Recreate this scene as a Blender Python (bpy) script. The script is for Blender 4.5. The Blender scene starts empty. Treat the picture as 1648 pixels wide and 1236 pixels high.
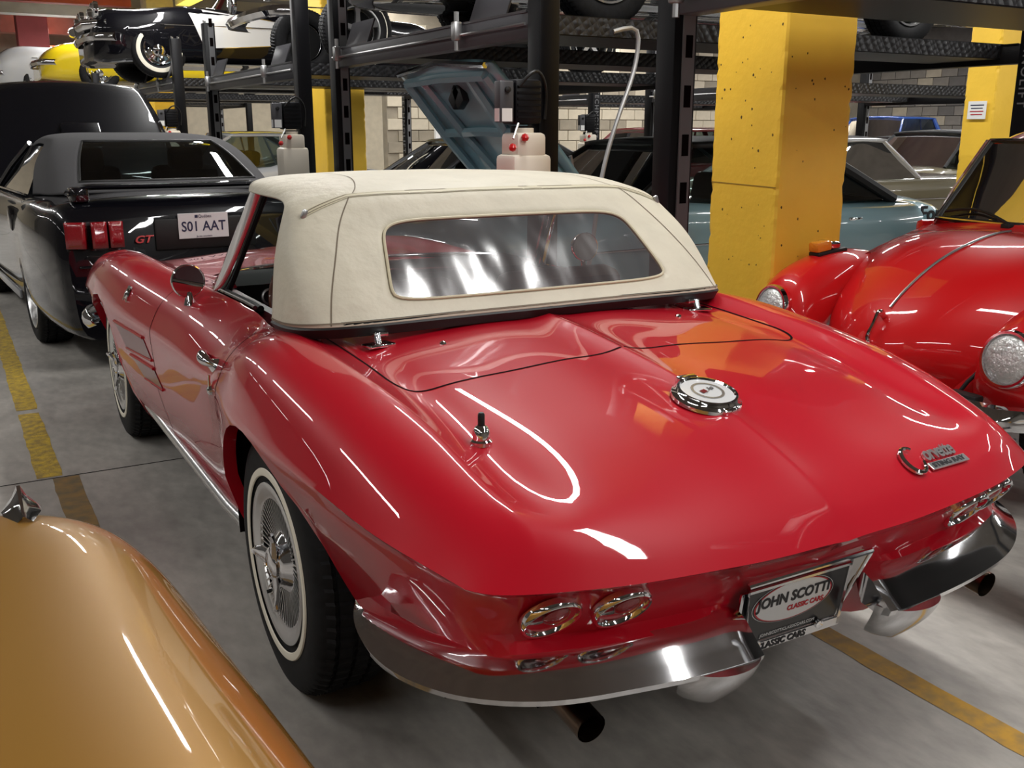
import bpy, bmesh, math, random
import numpy as np
from mathutils import Vector, Matrix
from mathutils.bvhtree import BVHTree
rnd = random.Random(7)
PI = math.pi
SC = bpy.context.scene
COL = SC.collection

# ------------------------------------------------------------------ camera, world, exposure, lights
cam_d = bpy.data.cameras.new('camera'); cam = bpy.data.objects.new('camera', cam_d); COL.objects.link(cam)
cam_d.sensor_width = 36.0; cam_d.lens = 1584 / 1648 * 36.0; cam_d.clip_start = .05
YAW, PITCH = .5184, .2523
cam.location = (-1.4224, -2.285, 1.399)
cam.rotation_euler = (PI / 2 - PITCH, 0, -YAW)
SC.camera = cam
SC.view_settings.view_transform = 'Standard'
SC.view_settings.look = 'None'
SC.view_settings.gamma = 1.0
SC.view_settings.use_curve_mapping = False
SC.view_settings.exposure = 0.72
SC.cycles.use_denoising = True
SC.cycles.max_bounces = 8
SC.cycles.sample_clamp_indirect = 4.0
w = bpy.data.worlds.new('World'); SC.world = w; w.use_nodes = True
w.node_tree.nodes['Background'].inputs[0].default_value = (.9, .95, 1, 1)
w.node_tree.nodes['Background'].inputs[1].default_value = .25
CEIL = 3.7
LAMPS = []   # (x, y, length, watts, axis)
for yy in (-5.0, -1.4, 2.2, 5.8, 9.4, 13.0, 16.6, 20.2, 23.8):
    for xx, pw in ((-7.9, 8), (-3.4, 26), (1.15, 48), (5.7, 50), (10.2, 52), (14.7, 52)):
        LAMPS.append((xx, yy, 2.4, 16 if xx == 5.7 and yy < 0 else pw))
for (lx, ly, ll, lw) in LAMPS:
    ld = bpy.data.lights.new('tube_light', 'AREA'); ld.shape = 'RECTANGLE'; ld.size = .11; ld.size_y = ll
    ld.energy = lw; ld.color = (1, .99, .97)
    lo = bpy.data.objects.new('tube_light', ld); COL.objects.link(lo); lo.location = (lx, ly, CEIL - .14)

# ------------------------------------------------------------------ materials
def srgb(r, g, b):
    f = lambda c: (c / 255 / 12.92) if c / 255 <= .04045 else ((c / 255 + .055) / 1.055) ** 2.4
    return (f(r), f(g), f(b), 1)
def mat(name, col, rough=.5, metal=0, coat=0, noise=0, nscale=20, bump=0, bscale=60, spec=.5, trans=0, emit=None, es=1, coat_rough=.03, alpha=1, ior=1.45, col2=None, bdist=.02):
    m = bpy.data.materials.new(name); m.use_nodes = True
    nt = m.node_tree; b = nt.nodes['Principled BSDF']
    b.inputs['Base Color'].default_value = col; b.inputs['Roughness'].default_value = rough; b.inputs['Metallic'].default_value = metal
    b.inputs['Coat Weight'].default_value = coat; b.inputs['Coat Roughness'].default_value = coat_rough
    b.inputs['Specular IOR Level'].default_value = spec; b.inputs['Transmission Weight'].default_value = trans; b.inputs['IOR'].default_value = ior
    b.inputs['Alpha'].default_value = alpha
    if emit: b.inputs['Emission Color'].default_value = emit; b.inputs['Emission Strength'].default_value = es
    if noise or bump:
        tc = nt.nodes.new('ShaderNodeTexCoord')
    if noise:
        n = nt.nodes.new('ShaderNodeTexNoise'); n.inputs['Scale'].default_value = nscale; n.inputs['Detail'].default_value = 6
        r = nt.nodes.new('ShaderNodeValToRGB')
        c2 = col2 or tuple(max(0, c * (1 - noise)) for c in col[:3]) + (1,)
        r.color_ramp.elements[0].color = c2; r.color_ramp.elements[1].color = col
        r.color_ramp.elements[0].position = .35; r.color_ramp.elements[1].position = .65
        nt.links.new(tc.outputs['Object'], n.inputs['Vector']); nt.links.new(n.outputs['Fac'], r.inputs[0]); nt.links.new(r.outputs[0], b.inputs['Base Color'])
    if bump:
        n2 = nt.nodes.new('ShaderNodeTexNoise'); n2.inputs['Scale'].default_value = bscale; n2.inputs['Detail'].default_value = 4
        bp = nt.nodes.new('ShaderNodeBump'); bp.inputs['Strength'].default_value = bump; bp.inputs['Distance'].default_value = bdist
        nt.links.new(tc.outputs['Object'], n2.inputs['Vector']); nt.links.new(n2.outputs['Fac'], bp.inputs['Height']); nt.links.new(bp.outputs[0], b.inputs['Normal'])
    return m
def glassmat(name, col, rough=.02, alpha=.35):
    """thin pane: mostly see-through, mirror reflection on top"""
    m = bpy.data.materials.new(name); m.use_nodes = True; nt = m.node_tree; nt.nodes.clear()
    o = nt.nodes.new('ShaderNodeOutputMaterial'); t = nt.nodes.new('ShaderNodeBsdfTransparent'); t.inputs[0].default_value = col
    g = nt.nodes.new('ShaderNodeBsdfGlossy'); g.inputs['Roughness'].default_value = rough; g.inputs[0].default_value = (1, 1, 1, 1)
    f = nt.nodes.new('ShaderNodeFresnel'); f.inputs[0].default_value = 1.5
    a = nt.nodes.new('ShaderNodeMath'); a.operation = 'ADD'; a.inputs[1].default_value = alpha * .1; a.use_clamp = True
    mx = nt.nodes.new('ShaderNodeMixShader')
    nt.links.new(f.outputs[0], a.inputs[0]); nt.links.new(a.outputs[0], mx.inputs[0]); nt.links.new(t.outputs[0], mx.inputs[1]); nt.links.new(g.outputs[0], mx.inputs[2]); nt.links.new(mx.outputs[0], o.inputs[0])
    return m
M = {}
M['red'] = mat('red_paint', (.47, .005, .017, 1), .38, coat=1, coat_rough=.02, spec=.15)
M['red_vw'] = mat('red_paint_beetle', (.53, .008, .010, 1), .38, coat=1, coat_rough=.03, spec=.15)
M['black'] = mat('black_paint', (.004, .004, .006, 1), .3, coat=1, coat_rough=.02, spec=.1)
M['gold'] = mat('gold_metallic_paint', (.36, .175, .018, 1), .40, metal=.35, coat=1, coat_rough=.03, bump=.02, bscale=900, bdist=.001)
M['teal'] = mat('teal_paint', (.23, .385, .435, 1), .3, coat=1)
M['olive'] = mat('olive_paint', (.16, .14, .085, 1), .3, coat=1)
M['silver'] = mat('silver_paint', (.55, .56, .58, 1), .3, metal=.3, coat=1)
M['white'] = mat('white_paint', (.75, .75, .74, 1), .3, coat=1)
M['yellowpaint'] = mat('yellow_paint', (.85, .62, .01, 1), .3, coat=1)
M['orange'] = mat('orange_paint', (.62, .06, .02, 1), .3, coat=1)
M['blue'] = mat('blue_paint', (.02, .08, .33, 1), .3, coat=1)
M['maroon'] = mat('maroon_paint', (.18, .01, .015, 1), .3, coat=1)
M['greypaint'] = mat('grey_paint', (.25, .26, .28, 1), .3, coat=1)
M['chrome'] = mat('chrome', (.82, .82, .84, 1), .07, metal=1)
M['chrome2'] = mat('worn_chrome', (.72, .72, .74, 1), .17, metal=1)
M['alu'] = mat('cast_aluminium', (.68, .68, .68, 1), .28, metal=1)
M['steel'] = mat('zinc_steel', (.5, .5, .5, 1), .35, metal=1)
M['rubber'] = mat('tire_rubber', (.009, .009, .010, 1), .65, spec=.25, noise=.4, nscale=40)
M['blacktrim'] = mat('black_rubber_trim', (.006, .006, .006, 1), .5)
M['blackgap'] = mat('dark_gap', (.003, .001, .001, 1), .9, spec=.1)
M['whitewall'] = mat('whitewall_rubber', srgb(232, 226, 208), .55)
M['cream'] = mat('cream_vinyl', srgb(212, 204, 184), .55, noise=.07, nscale=9, bump=.22, bscale=14, bdist=.03)
M['creampipe'] = mat('cream_binding', srgb(205, 196, 168), .55)
M['seam'] = mat('stitched_seam', srgb(120, 108, 92), .8)
M['greytop'] = mat('charcoal_cloth', (.085, .083, .086, 1), .9, noise=.2, nscale=300, bump=.2, bscale=500, spec=.2, bdist=.003)
M['blacktop'] = mat('black_vinyl_roof', (.012, .012, .013, 1), .5)
M['interior'] = mat('dark_red_interior', (.07, .008, .012, 1), .45)
M['intblack'] = mat('black_interior', (.008, .008, .008, 1), .8, spec=.15)
M['glass'] = glassmat('clear_glass', (.80, .86, .84, 1))
M['glassdark'] = glassmat('tinted_glass', (.42, .48, .47, 1), alpha=.4)
M['redlens'] = mat('red_lens', (.26, .003, .008, 1), .15, coat=1, bump=.25, bscale=120, emit=(.5, .0, .01, 1), es=.0)
M['redlensd'] = mat('dark_red_lens', (.05, .004, .006, 1), .12, coat=1)
M['amber'] = mat('amber_lens', (.75, .25, .02, 1), .15, coat=1, bump=.3, bscale=90)
M['lens'] = mat('headlamp_glass', (.75, .77, .76, 1), .08, metal=.6, coat=1, bump=.5, bscale=70)
M['yellow'] = mat('yellow_wall_paint', srgb(250, 203, 66), .5, noise=.08, nscale=3, bump=.3, bscale=25, bdist=.006)
M['powder'] = mat('black_powder_coat', (.005, .005, .0065, 1), .42, spec=.25, bump=.1, bscale=200, bdist=.001)
M['powder2'] = mat('grey_powder_coat', (.065, .065, .072, 1), .4)
M['plastic'] = mat('white_plastic_tank', srgb(225, 216, 200), .4)
M['redplastic'] = mat('red_knob_plastic', (.5, .01, .01, 1), .3, coat=.5)
M['paper'] = mat('white_paper', srgb(235, 235, 232), .6)
M['platewhite'] = mat('plate_white', srgb(205, 205, 205), .35, coat=.3)
M['plateblack'] = mat('plate_black', (.008, .008, .010, 1), .3, coat=.4)
M['ink'] = mat('black_ink', (.012, .012, .016, 1), .5)
M['inkblue'] = mat('dark_blue_ink', (.015, .02, .06, 1), .5)
M['inkred'] = mat('red_ink', (.45, .02, .03, 1), .5)
M['inkwhite'] = mat('white_ink', srgb(200, 200, 200), .5)
M['beige'] = mat('beige_block', srgb(205, 194, 172), .8, noise=.12, nscale=6)
M['greyblock'] = mat('grey_block', srgb(120, 114, 106), .85, noise=.2, nscale=5)
M['ceilingdark'] = mat('darkened_ceiling_concrete', srgb(118, 113, 107), .85, noise=.2, nscale=2.5)  # ceiling colour darkened to weaken its pale reflection in the red paint
M['concrete'] = mat('ceiling_concrete', srgb(176, 170, 160), .85, noise=.2, nscale=2.5)
M['pink'] = mat('dusty_red_beam', srgb(150, 66, 66), .7, noise=.15, nscale=4)
M['fixture'] = mat('lamp_housing', srgb(225, 225, 222), .4)
M['plasticpane'] = None
M['yellowline'] = mat('floor_line_paint', srgb(206, 172, 48), .6, noise=.55, nscale=26, bump=.2, bscale=80, col2=srgb(150, 126, 62))
M['copper'] = mat('burnt_exhaust', (.20, .14, .10, 1), .3, metal=1)
M['cablesteel'] = mat('braided_hose', (.42, .42, .42, 1), .45, metal=.8)

def floor_material():
    m = bpy.data.materials.new('polished_concrete_floor'); m.use_nodes = True; nt = m.node_tree; b = nt.nodes['Principled BSDF']
    tc = nt.nodes.new('ShaderNodeTexCoord')
    n1 = nt.nodes.new('ShaderNodeTexNoise'); n1.inputs['Scale'].default_value = 1.1; n1.inputs['Detail'].default_value = 8; n1.inputs['Roughness'].default_value = .65
    n2 = nt.nodes.new('ShaderNodeTexNoise'); n2.inputs['Scale'].default_value = 24; n2.inputs['Detail'].default_value = 6
    mp = nt.nodes.new('ShaderNodeMapping'); mp.inputs['Scale'].default_value = (1, .42, 1); mp.inputs['Rotation'].default_value = (0, 0, .5)
    nt.links.new(tc.outputs['Object'], mp.inputs['Vector']); nt.links.new(mp.outputs[0], n2.inputs['Vector'])
    nt.links.new(tc.outputs['Object'], n1.inputs['Vector'])
    r1 = nt.nodes.new('ShaderNodeValToRGB'); r1.color_ramp.elements[0].color = srgb(138, 134, 129); r1.color_ramp.elements[1].color = srgb(190, 185, 177)
    r1.color_ramp.elements[0].position = .3; r1.color_ramp.elements[1].position = .7
    r2 = nt.nodes.new('ShaderNodeValToRGB'); r2.color_ramp.elements[0].color = (.72, .72, .72, 1); r2.color_ramp.elements[1].color = (1.1, 1.1, 1.1, 1)
    r2.color_ramp.elements[0].position = .3; r2.color_ramp.elements[1].position = .7
    mx = nt.nodes.new('ShaderNodeMix'); mx.data_type = 'RGBA'; mx.blend_type = 'MULTIPLY'; mx.inputs[0].default_value = .7
    nt.links.new(n1.outputs['Fac'], r1.inputs[0]); nt.links.new(n2.outputs['Fac'], r2.inputs[0])
    nt.links.new(r1.outputs[0], mx.inputs[6]); nt.links.new(r2.outputs[0], mx.inputs[7]); nt.links.new(mx.outputs[2], b.inputs['Base Color'])
    b.inputs['Roughness'].default_value = .42
    rr = nt.nodes.new('ShaderNodeMapRange'); rr.inputs[3].default_value = .28; rr.inputs[4].default_value = .55
    nt.links.new(n1.outputs['Fac'], rr.inputs[0]); nt.links.new(rr.outputs[0], b.inputs['Roughness'])
    bp = nt.nodes.new('ShaderNodeBump'); bp.inputs['Strength'].default_value = .12; bp.inputs['Distance'].default_value = .01
    nt.links.new(n2.outputs['Fac'], bp.inputs['Height']); nt.links.new(bp.outputs[0], b.inputs['Normal'])
    return m
M['floor'] = floor_material()
def tread_plate():
    m = mat('tread_plate', (.02, .02, .022, 1), .42, metal=.2); nt = m.node_tree; b = nt.nodes['Principled BSDF']
    tc = nt.nodes.new('ShaderNodeTexCoord'); v = nt.nodes.new('ShaderNodeTexVoronoi'); v.inputs['Scale'].default_value = 26; v.inputs['Randomness'].default_value = .15
    mp = nt.nodes.new('ShaderNodeMapping'); mp.inputs['Rotation'].default_value = (0, .6, .6)
    nt.links.new(tc.outputs['Object'], mp.inputs[0]); nt.links.new(mp.outputs[0], v.inputs['Vector'])
    bp = nt.nodes.new('ShaderNodeBump'); bp.inputs['Strength'].default_value = 1; bp.inputs['Distance'].default_value = .012; bp.invert = True
    nt.links.new(v.outputs['Distance'], bp.inputs['Height']); nt.links.new(bp.outputs[0], b.inputs['Normal'])
    return m
M['tread'] = tread_plate(); M['ladder'] = mat('grey_ladder_steel', (.17, .17, .175, 1), .5)
def plastic_window():
    """soft vinyl window: scuffed, wavy, half see-through"""
    m = bpy.data.materials.new('clear_vinyl_window'); m.use_nodes = True; nt = m.node_tree; nt.nodes.clear()
    o = nt.nodes.new('ShaderNodeOutputMaterial'); t = nt.nodes.new('ShaderNodeBsdfTransparent'); t.inputs[0].default_value = (.50, .46, .47, 1)
    g = nt.nodes.new('ShaderNodeBsdfGlossy'); g.inputs['Roughness'].default_value = .16
    d = nt.nodes.new('ShaderNodeBsdfDiffuse'); d.inputs[0].default_value = (.30, .25, .26, 1)
    tc = nt.nodes.new('ShaderNodeTexCoord'); mp = nt.nodes.new('ShaderNodeMapping'); mp.inputs['Rotation'].default_value = (0, 0, .6); mp.inputs['Scale'].default_value = (2.6, 1.2, .9)
    n = nt.nodes.new('ShaderNodeTexNoise'); n.inputs['Scale'].default_value = 1.6; n.inputs['Detail'].default_value = 2.2
    nt.links.new(tc.outputs['Object'], mp.inputs[0]); nt.links.new(mp.outputs[0], n.inputs['Vector'])
    bp = nt.nodes.new('ShaderNodeBump'); bp.inputs['Strength'].default_value = .5; bp.inputs['Distance'].default_value = .05
    nt.links.new(n.outputs['Fac'], bp.inputs['Height']); nt.links.new(bp.outputs[0], g.inputs['Normal'])
    m1 = nt.nodes.new('ShaderNodeMixShader'); m1.inputs[0].default_value = .13
    m2 = nt.nodes.new('ShaderNodeMixShader'); m2.inputs[0].default_value = .20
    nt.links.new(t.outputs[0], m1.inputs[1]); nt.links.new(d.outputs[0], m1.inputs[2])
    nt.links.new(m1.outputs[0], m2.inputs[1]); nt.links.new(g.outputs[0], m2.inputs[2]); nt.links.new(m2.outputs[0], o.inputs[0])
    return m
M['plasticpane'] = plastic_window()

# ------------------------------------------------------------------ object helpers
def mesh_obj(name, verts, faces, m, parent=None, smooth=True, angle=None):
    me = bpy.data.meshes.new(name); me.from_pydata([tuple(map(float, v)) for v in verts], [], [tuple(int(i) for i in f) for f in faces])
    me.update()
    o = bpy.data.objects.new(name, me); COL.objects.link(o)
    if m is not None: me.materials.append(M[m] if isinstance(m, str) else m)
    if smooth:
        me.shade_smooth()
        if angle: me.set_sharp_from_angle(angle=math.radians(angle))
    if parent is not None: o.parent = parent
    return o
def tag(o, label=None, cat=None, group=None, kind=None):
    if label: o['label'] = label
    if cat: o['category'] = cat
    if group: o['group'] = group
    if kind: o['kind'] = kind
    return o
def thing(name, label, cat, loc=(0, 0, 0), rz=0, group=None, scale=1):
    o = bpy.data.objects.new(name, None); COL.objects.link(o); o.location = loc; o.rotation_euler = (0, 0, rz); o.scale = scale if hasattr(scale, '__len__') else (scale,) * 3
    o.empty_display_size = .1
    return tag(o, label, cat, group)
def copy_tree(o, parent=None):
    c = o.copy(); COL.objects.link(c)
    if parent is not None: c.parent = parent
    for ch in list(o.children): copy_tree(ch, c)
    return c
class MB:
    def __init__(s): s.v = []; s.f = []
    def add(s, vs, fs, mtx=None):
        n = len(s.v)
        if mtx is not None: vs = [mtx @ Vector(v) for v in vs]
        s.v += [tuple(v) for v in vs]; s.f += [tuple(i + n for i in f) for f in fs]
        return s
    def box(s, c, d, rot=None, bev=0):
        x, y, z = d[0] / 2, d[1] / 2, d[2] / 2
        mtx = Matrix.Translation(c)
        if rot is not None: mtx = mtx @ (rot if isinstance(rot, Matrix) else Matrix.Rotation(rot, 4, 'Z'))
        if bev <= 0 or bev >= min(x, y, z):
            vs = [(a * x, b * y, g * z) for a in (-1, 1) for b in (-1, 1) for g in (-1, 1)]
            fs = [(0, 1, 3, 2), (4, 6, 7, 5), (0, 4, 5, 1), (2, 3, 7, 6), (0, 2, 6, 4), (1, 5, 7, 3)]
            return s.add(vs, fs, mtx)
        bm = bmesh.new(); bmesh.ops.create_cube(bm, size=1)
        for v in bm.verts: v.co = Vector((v.co.x * d[0], v.co.y * d[1], v.co.z * d[2]))
        bmesh.ops.bevel(bm, geom=bm.edges[:], offset=bev, segments=2, profile=.5, affect='EDGES')
        bm.verts.index_update()
        s.add([v.co.copy() for v in bm.verts], [[v.index for v in f.verts] for f in bm.faces], mtx); bm.free(); return s
    def tube(s, pts, r, n=10, caps=True, closed=False):
        pts = [Vector(p) for p in pts]; rings = []
        k = len(pts); up = None
        for i, p in enumerate(pts):
            if closed: t = pts[(i + 1) % k] - pts[i - 1]
            else: t = pts[min(i + 1, k - 1)] - pts[max(i - 1, 0)]
            t = t.normalized() if t.length > 1e-9 else Vector((0, 0, 1))
            if up is None:
                up = Vector((0, 0, 1)) if abs(t.z) < .9 else Vector((1, 0, 0))
            a = t.cross(up)
            if a.length < 1e-6: a = t.orthogonal()
            a.normalize(); b = a.cross(t).normalized(); up = b
            rr = r[i] if hasattr(r, '__len__') else r
            rings.append([p + a * rr * math.cos(2 * PI * j / n) + b * rr * math.sin(2 * PI * j / n) for j in range(n)])
        vs = [v for rg in rings for v in rg]; fs = []
        m = k if closed else k - 1
        for i in range(m):
            i2 = (i + 1) % k
            for j in range(n): fs.append((i * n + j, i * n + (j + 1) % n, i2 * n + (j + 1) % n, i2 * n + j))
        if caps and not closed: fs.append(tuple(range(n))[::-1]); fs.append(tuple((k - 1) * n + j for j in range(n)))
        return s.add(vs, fs)
    def cyl(s, p0, p1, r, n=16): return s.tube([p0, p1], r, n)
    def lathe(s, prof, n=48, mtx=None, closed=False, a0=0, a1=2 * PI):
        """prof = [(r, h)], axis = local z"""
        full = abs(a1 - a0 - 2 * PI) < 1e-6; cols = n if full else n + 1
        vs = []
        for (r, h) in prof:
            for j in range(cols):
                a = a0 + (a1 - a0) * j / n; vs.append((r * math.cos(a), r * math.sin(a), h))
        fs = []; k = len(prof)
        for i in range(k if closed else k - 1):
            i2 = (i + 1) % k
            for j in range(n):
                j2 = (j + 1) % cols
                fs.append((i * cols + j, i * cols + j2, i2 * cols + j2, i2 * cols + j))
        return s.add(vs, fs, mtx)
    def prism(s, poly, h0, h1, mtx=None):
        n = len(poly); vs = [(x, y, h0) for x, y in poly] + [(x, y, h1) for x, y in poly]
        fs = [tuple(range(n))[::-1], tuple(range(n, 2 * n))] + [(i, (i + 1) % n, n + (i + 1) % n, n + i) for i in range(n)]
        return s.add(vs, fs, mtx)
    def grid(s, P, wrap=False):
        m, n = len(P), len(P[0]); vs = [p for r in P for p in r]
        fs = [(i * n + j, i * n + j + 1, (i + 1) * n + j + 1, (i + 1) * n + j) for i in range(m - 1) for j in range(n - 1)]
        return s.add(vs, fs)
    def build(s, name, m, parent=None, smooth=True, angle=35): return mesh_obj(name, s.v, s.f, m, parent, smooth, angle)
def axis_mtx(origin, z, x=None):
    z = Vector(z).normalized(); x = Vector(x) if x is not None else z.orthogonal()
    y = z.cross(x).normalized(); x = y.cross(z).normalized()
    m = Matrix((x, y, z)).transposed().to_4x4(); m.translation = Vector(origin); return m
def text_mesh(name, body, size, m, parent, mtx, extrude=.001, align='CENTER', bold=0, xscale=1, shear=0, space=1):
    cu = bpy.data.curves.new(name, 'FONT'); cu.body = body; cu.size = size; cu.align_x = align; cu.align_y = 'CENTER'; cu.extrude = extrude; cu.offset = bold; cu.shear = shear
    cu.resolution_u = 3; cu.space_character = space
    o = bpy.data.objects.new(name, cu); COL.objects.link(o)
    dg = bpy.context.evaluated_depsgraph_get(); me = bpy.data.meshes.new_from_object(o.evaluated_get(dg))
    bpy.data.objects.remove(o); bpy.data.curves.remove(cu)
    me.transform(mtx @ Matrix.Diagonal((xscale, 1, 1, 1)))
    me.materials.clear(); me.materials.append(M[m])
    o = bpy.data.objects.new(name, me); COL.objects.link(o); o.parent = parent
    return o
def boolean_cut(o, cutters):
    for c in cutters:
        md = o.modifiers.new('cut', 'BOOLEAN'); md.operation = 'DIFFERENCE'; md.object = c; md.solver = 'EXACT'
    dg = bpy.context.evaluated_depsgraph_get(); dg.update()
    me = bpy.data.meshes.new_from_object(o.evaluated_get(dg)); o.modifiers.clear(); old = o.data; o.data = me
    for c in cutters:
        bpy.data.objects.remove(c)
    bpy.data.meshes.remove(old)
    return o
# ---- splines (numpy)
def nspline(t, Y, tt):
    """natural cubic spline through (t, Y[k, ...]) evaluated at tt"""
    t = np.asarray(t, float); Y = np.asarray(Y, float); n = len(t); h = np.diff(t)
    A = np.zeros((n, n)); B = np.zeros_like(Y); A[0, 0] = A[-1, -1] = 1
    for i in range(1, n - 1):
        A[i, i - 1] = h[i - 1]; A[i, i] = 2 * (h[i - 1] + h[i]); A[i, i + 1] = h[i]
        B[i] = 6 * ((Y[i + 1] - Y[i]) / h[i] - (Y[i] - Y[i - 1]) / h[i - 1])
    Mm = np.linalg.solve(A, B.reshape(n, -1)).reshape(Y.shape)
    tt = np.asarray(tt, float); k = np.clip(np.searchsorted(t, tt, side='right') - 1, 0, n - 2)
    sh = (-1,) + (1,) * (Y.ndim - 1)
    hk = h[k].reshape(sh); a = ((t[k + 1] - tt).reshape(sh)) / hk; b = 1 - a
    return a * Y[k] + b * Y[k + 1] + ((a ** 3 - a) * Mm[k] + (b ** 3 - b) * Mm[k + 1]) * hk ** 2 / 6
def chord(P):
    d = np.linalg.norm(np.diff(P, axis=0), axis=-1)
    d = d.reshape(d.shape[0], -1).mean(axis=1); return np.concatenate([[0], np.cumsum(d)])
def curve(P, n):
    P = np.asarray(P, float); t = chord(P); return nspline(t, P, np.linspace(0, t[-1], n))
def seg_params(t, per):
    out = [t[0]]
    for i in range(len(t) - 1): out += list(np.linspace(t[i], t[i + 1], per + 1)[1:])
    return np.array(out)
def smooth_grid(C, pu=6, pv=5):
    """C[stations][columns][3] -> dense bicubic interpolation"""
    C = np.asarray(C, float); tu = chord(C); G = nspline(tu, C, seg_params(tu, pu))
    Ct = np.swapaxes(C, 0, 1); tv = chord(Ct); Gt = nspline(tv, np.swapaxes(G, 0, 1), seg_params(tv, pv))
    return np.swapaxes(Gt, 0, 1)
def grid_faces(m, n, off=0, flip=False):
    f = []
    for i in range(m - 1):
        for j in range(n - 1):
            q = (off + i * n + j, off + i * n + j + 1, off + (i + 1) * n + j + 1, off + (i + 1) * n + j)
            f.append(q[::-1] if flip else q)
    return f
def mirror_mesh(v, f):
    v = np.asarray(v); n = len(v); v2 = v.copy(); v2[:, 0] *= -1
    return np.concatenate([v, v2]), list(f) + [tuple(i + n for i in q[::-1]) for q in f]
def weld(o, d=1e-4):
    bm = bmesh.new(); bm.from_mesh(o.data); bmesh.ops.remove_doubles(bm, verts=bm.verts, dist=d)
    bmesh.ops.recalc_face_normals(bm, faces=bm.faces); bm.to_mesh(o.data); bm.free(); o.data.update()
def bvh_of(objs):
    vs = []; fs = []
    for o in objs:
        n = len(vs); vs += [o.matrix_basis @ v.co for v in o.data.vertices]; fs += [tuple(i + n for i in p.vertices) for p in o.data.polygons]
    return BVHTree.FromPolygons(vs, fs)
def ribbon(name, pts, nrms, wd, m, parent, lift=.0008):
    """narrow strip following a surface"""
    vs = []; fs = []; k = len(pts)
    for i in range(k):
        t = (Vector(pts[min(i + 1, k - 1)]) - Vector(pts[max(i - 1, 0)])).normalized(); nn = Vector(nrms[i]); s_ = t.cross(nn).normalized() * wd / 2
        p = Vector(pts[i]) + nn * lift; vs += [p - s_, p + s_]
    for i in range(k - 1): fs.append((2 * i, 2 * i + 1, 2 * i + 3, 2 * i + 2))
    return mesh_obj(name, vs, fs, m, parent)
def drape(bvh, pts, direction):
    """project points along a direction onto a surface -> points, normals facing the ray"""
    P = []; N = []; d = Vector(direction).normalized()
    for p in pts:
        h = bvh.ray_cast(Vector(p) - d * 3, d)
        if h[0] is None: continue
        n = h[1] if h[1].dot(d) < 0 else -h[1]
        P.append(h[0]); N.append(n)
    return P, N
# ------------------------------------------------------------------ the room
def quad(name, vs, m, kind='structure', parent=None):
    return tag(mesh_obj(name, vs, [tuple(range(len(vs)))], m, parent, smooth=False), kind=kind)
X0, X1, Y0, Y1 = -9.0, 18.0, -8.0, 27.0
fl = MB(); fl.box(((X0 + X1) / 2, (Y0 + Y1) / 2, -.1), (X1 - X0, Y1 - Y0, .2)); floor = tag(fl.build('floor', 'floor', smooth=False), kind='structure')
ce = MB(); ce.box(((X0 + X1) / 2, (Y0 + Y1) / 2, CEIL + .55), (X1 - X0, Y1 - Y0, .2)); ceiling = tag(ce.build('ceiling', 'ceilingdark', smooth=False), kind='structure')

# ------------------------------------------------------------------ wheels
def tire_mesh(R, rb, wdt, nseg=66, sipes=True):
    """axis = local x, outer face towards -x"""
    h = wdt / 2
    prof = [(rb - .012, -h * .62), (rb + .004, -h * .80), (rb + .02, -h * .93), (rb + (R - rb) * .45, -h * 1.0), (R - .045, -h * .97), (R - .022, -h * .90), (R - .009, -h * .80), (R - .003, -h * .66)]
    gro = []
    for g in (-.40, -.05, .30):
        gro += [(R, (g - .085) * h * 1.25), (R - .009, (g - .075) * h * 1.25), (R - .009, (g + .0) * h * 1.25), (R, (g + .01) * h * 1.25)]
    prof2 = prof + gro + [(r, -y) for r, y in prof[::-1]]
    vs = []; k = len(prof2); n = nseg * 2
    for j in range(n):
        for i, (r, y) in enumerate(prof2):
            tread = r > R - .02
            a = 2 * PI * (j + (.9 * y / h if tread else 0)) / n
            if sipes and tread: r = r - (.006 if j % 2 else 0); a = 2 * PI * ((j // 2) * 2 + (0 if j % 2 == 0 else 1.55) + .9 * y / h) / n
            vs.append((y, r * math.cos(a), r * math.sin(a)))
    fs = []
    for j in range(n):
        j2 = (j + 1) % n
        for i in range(k - 1): fs.append((j * k + i, j * k + i + 1, j2 * k + i + 1, j2 * k + i))
    return vs, fs
XAX = Matrix.Rotation(-PI / 2, 4, 'Y')   # local z -> -x (outer face of a left wheel)
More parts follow.
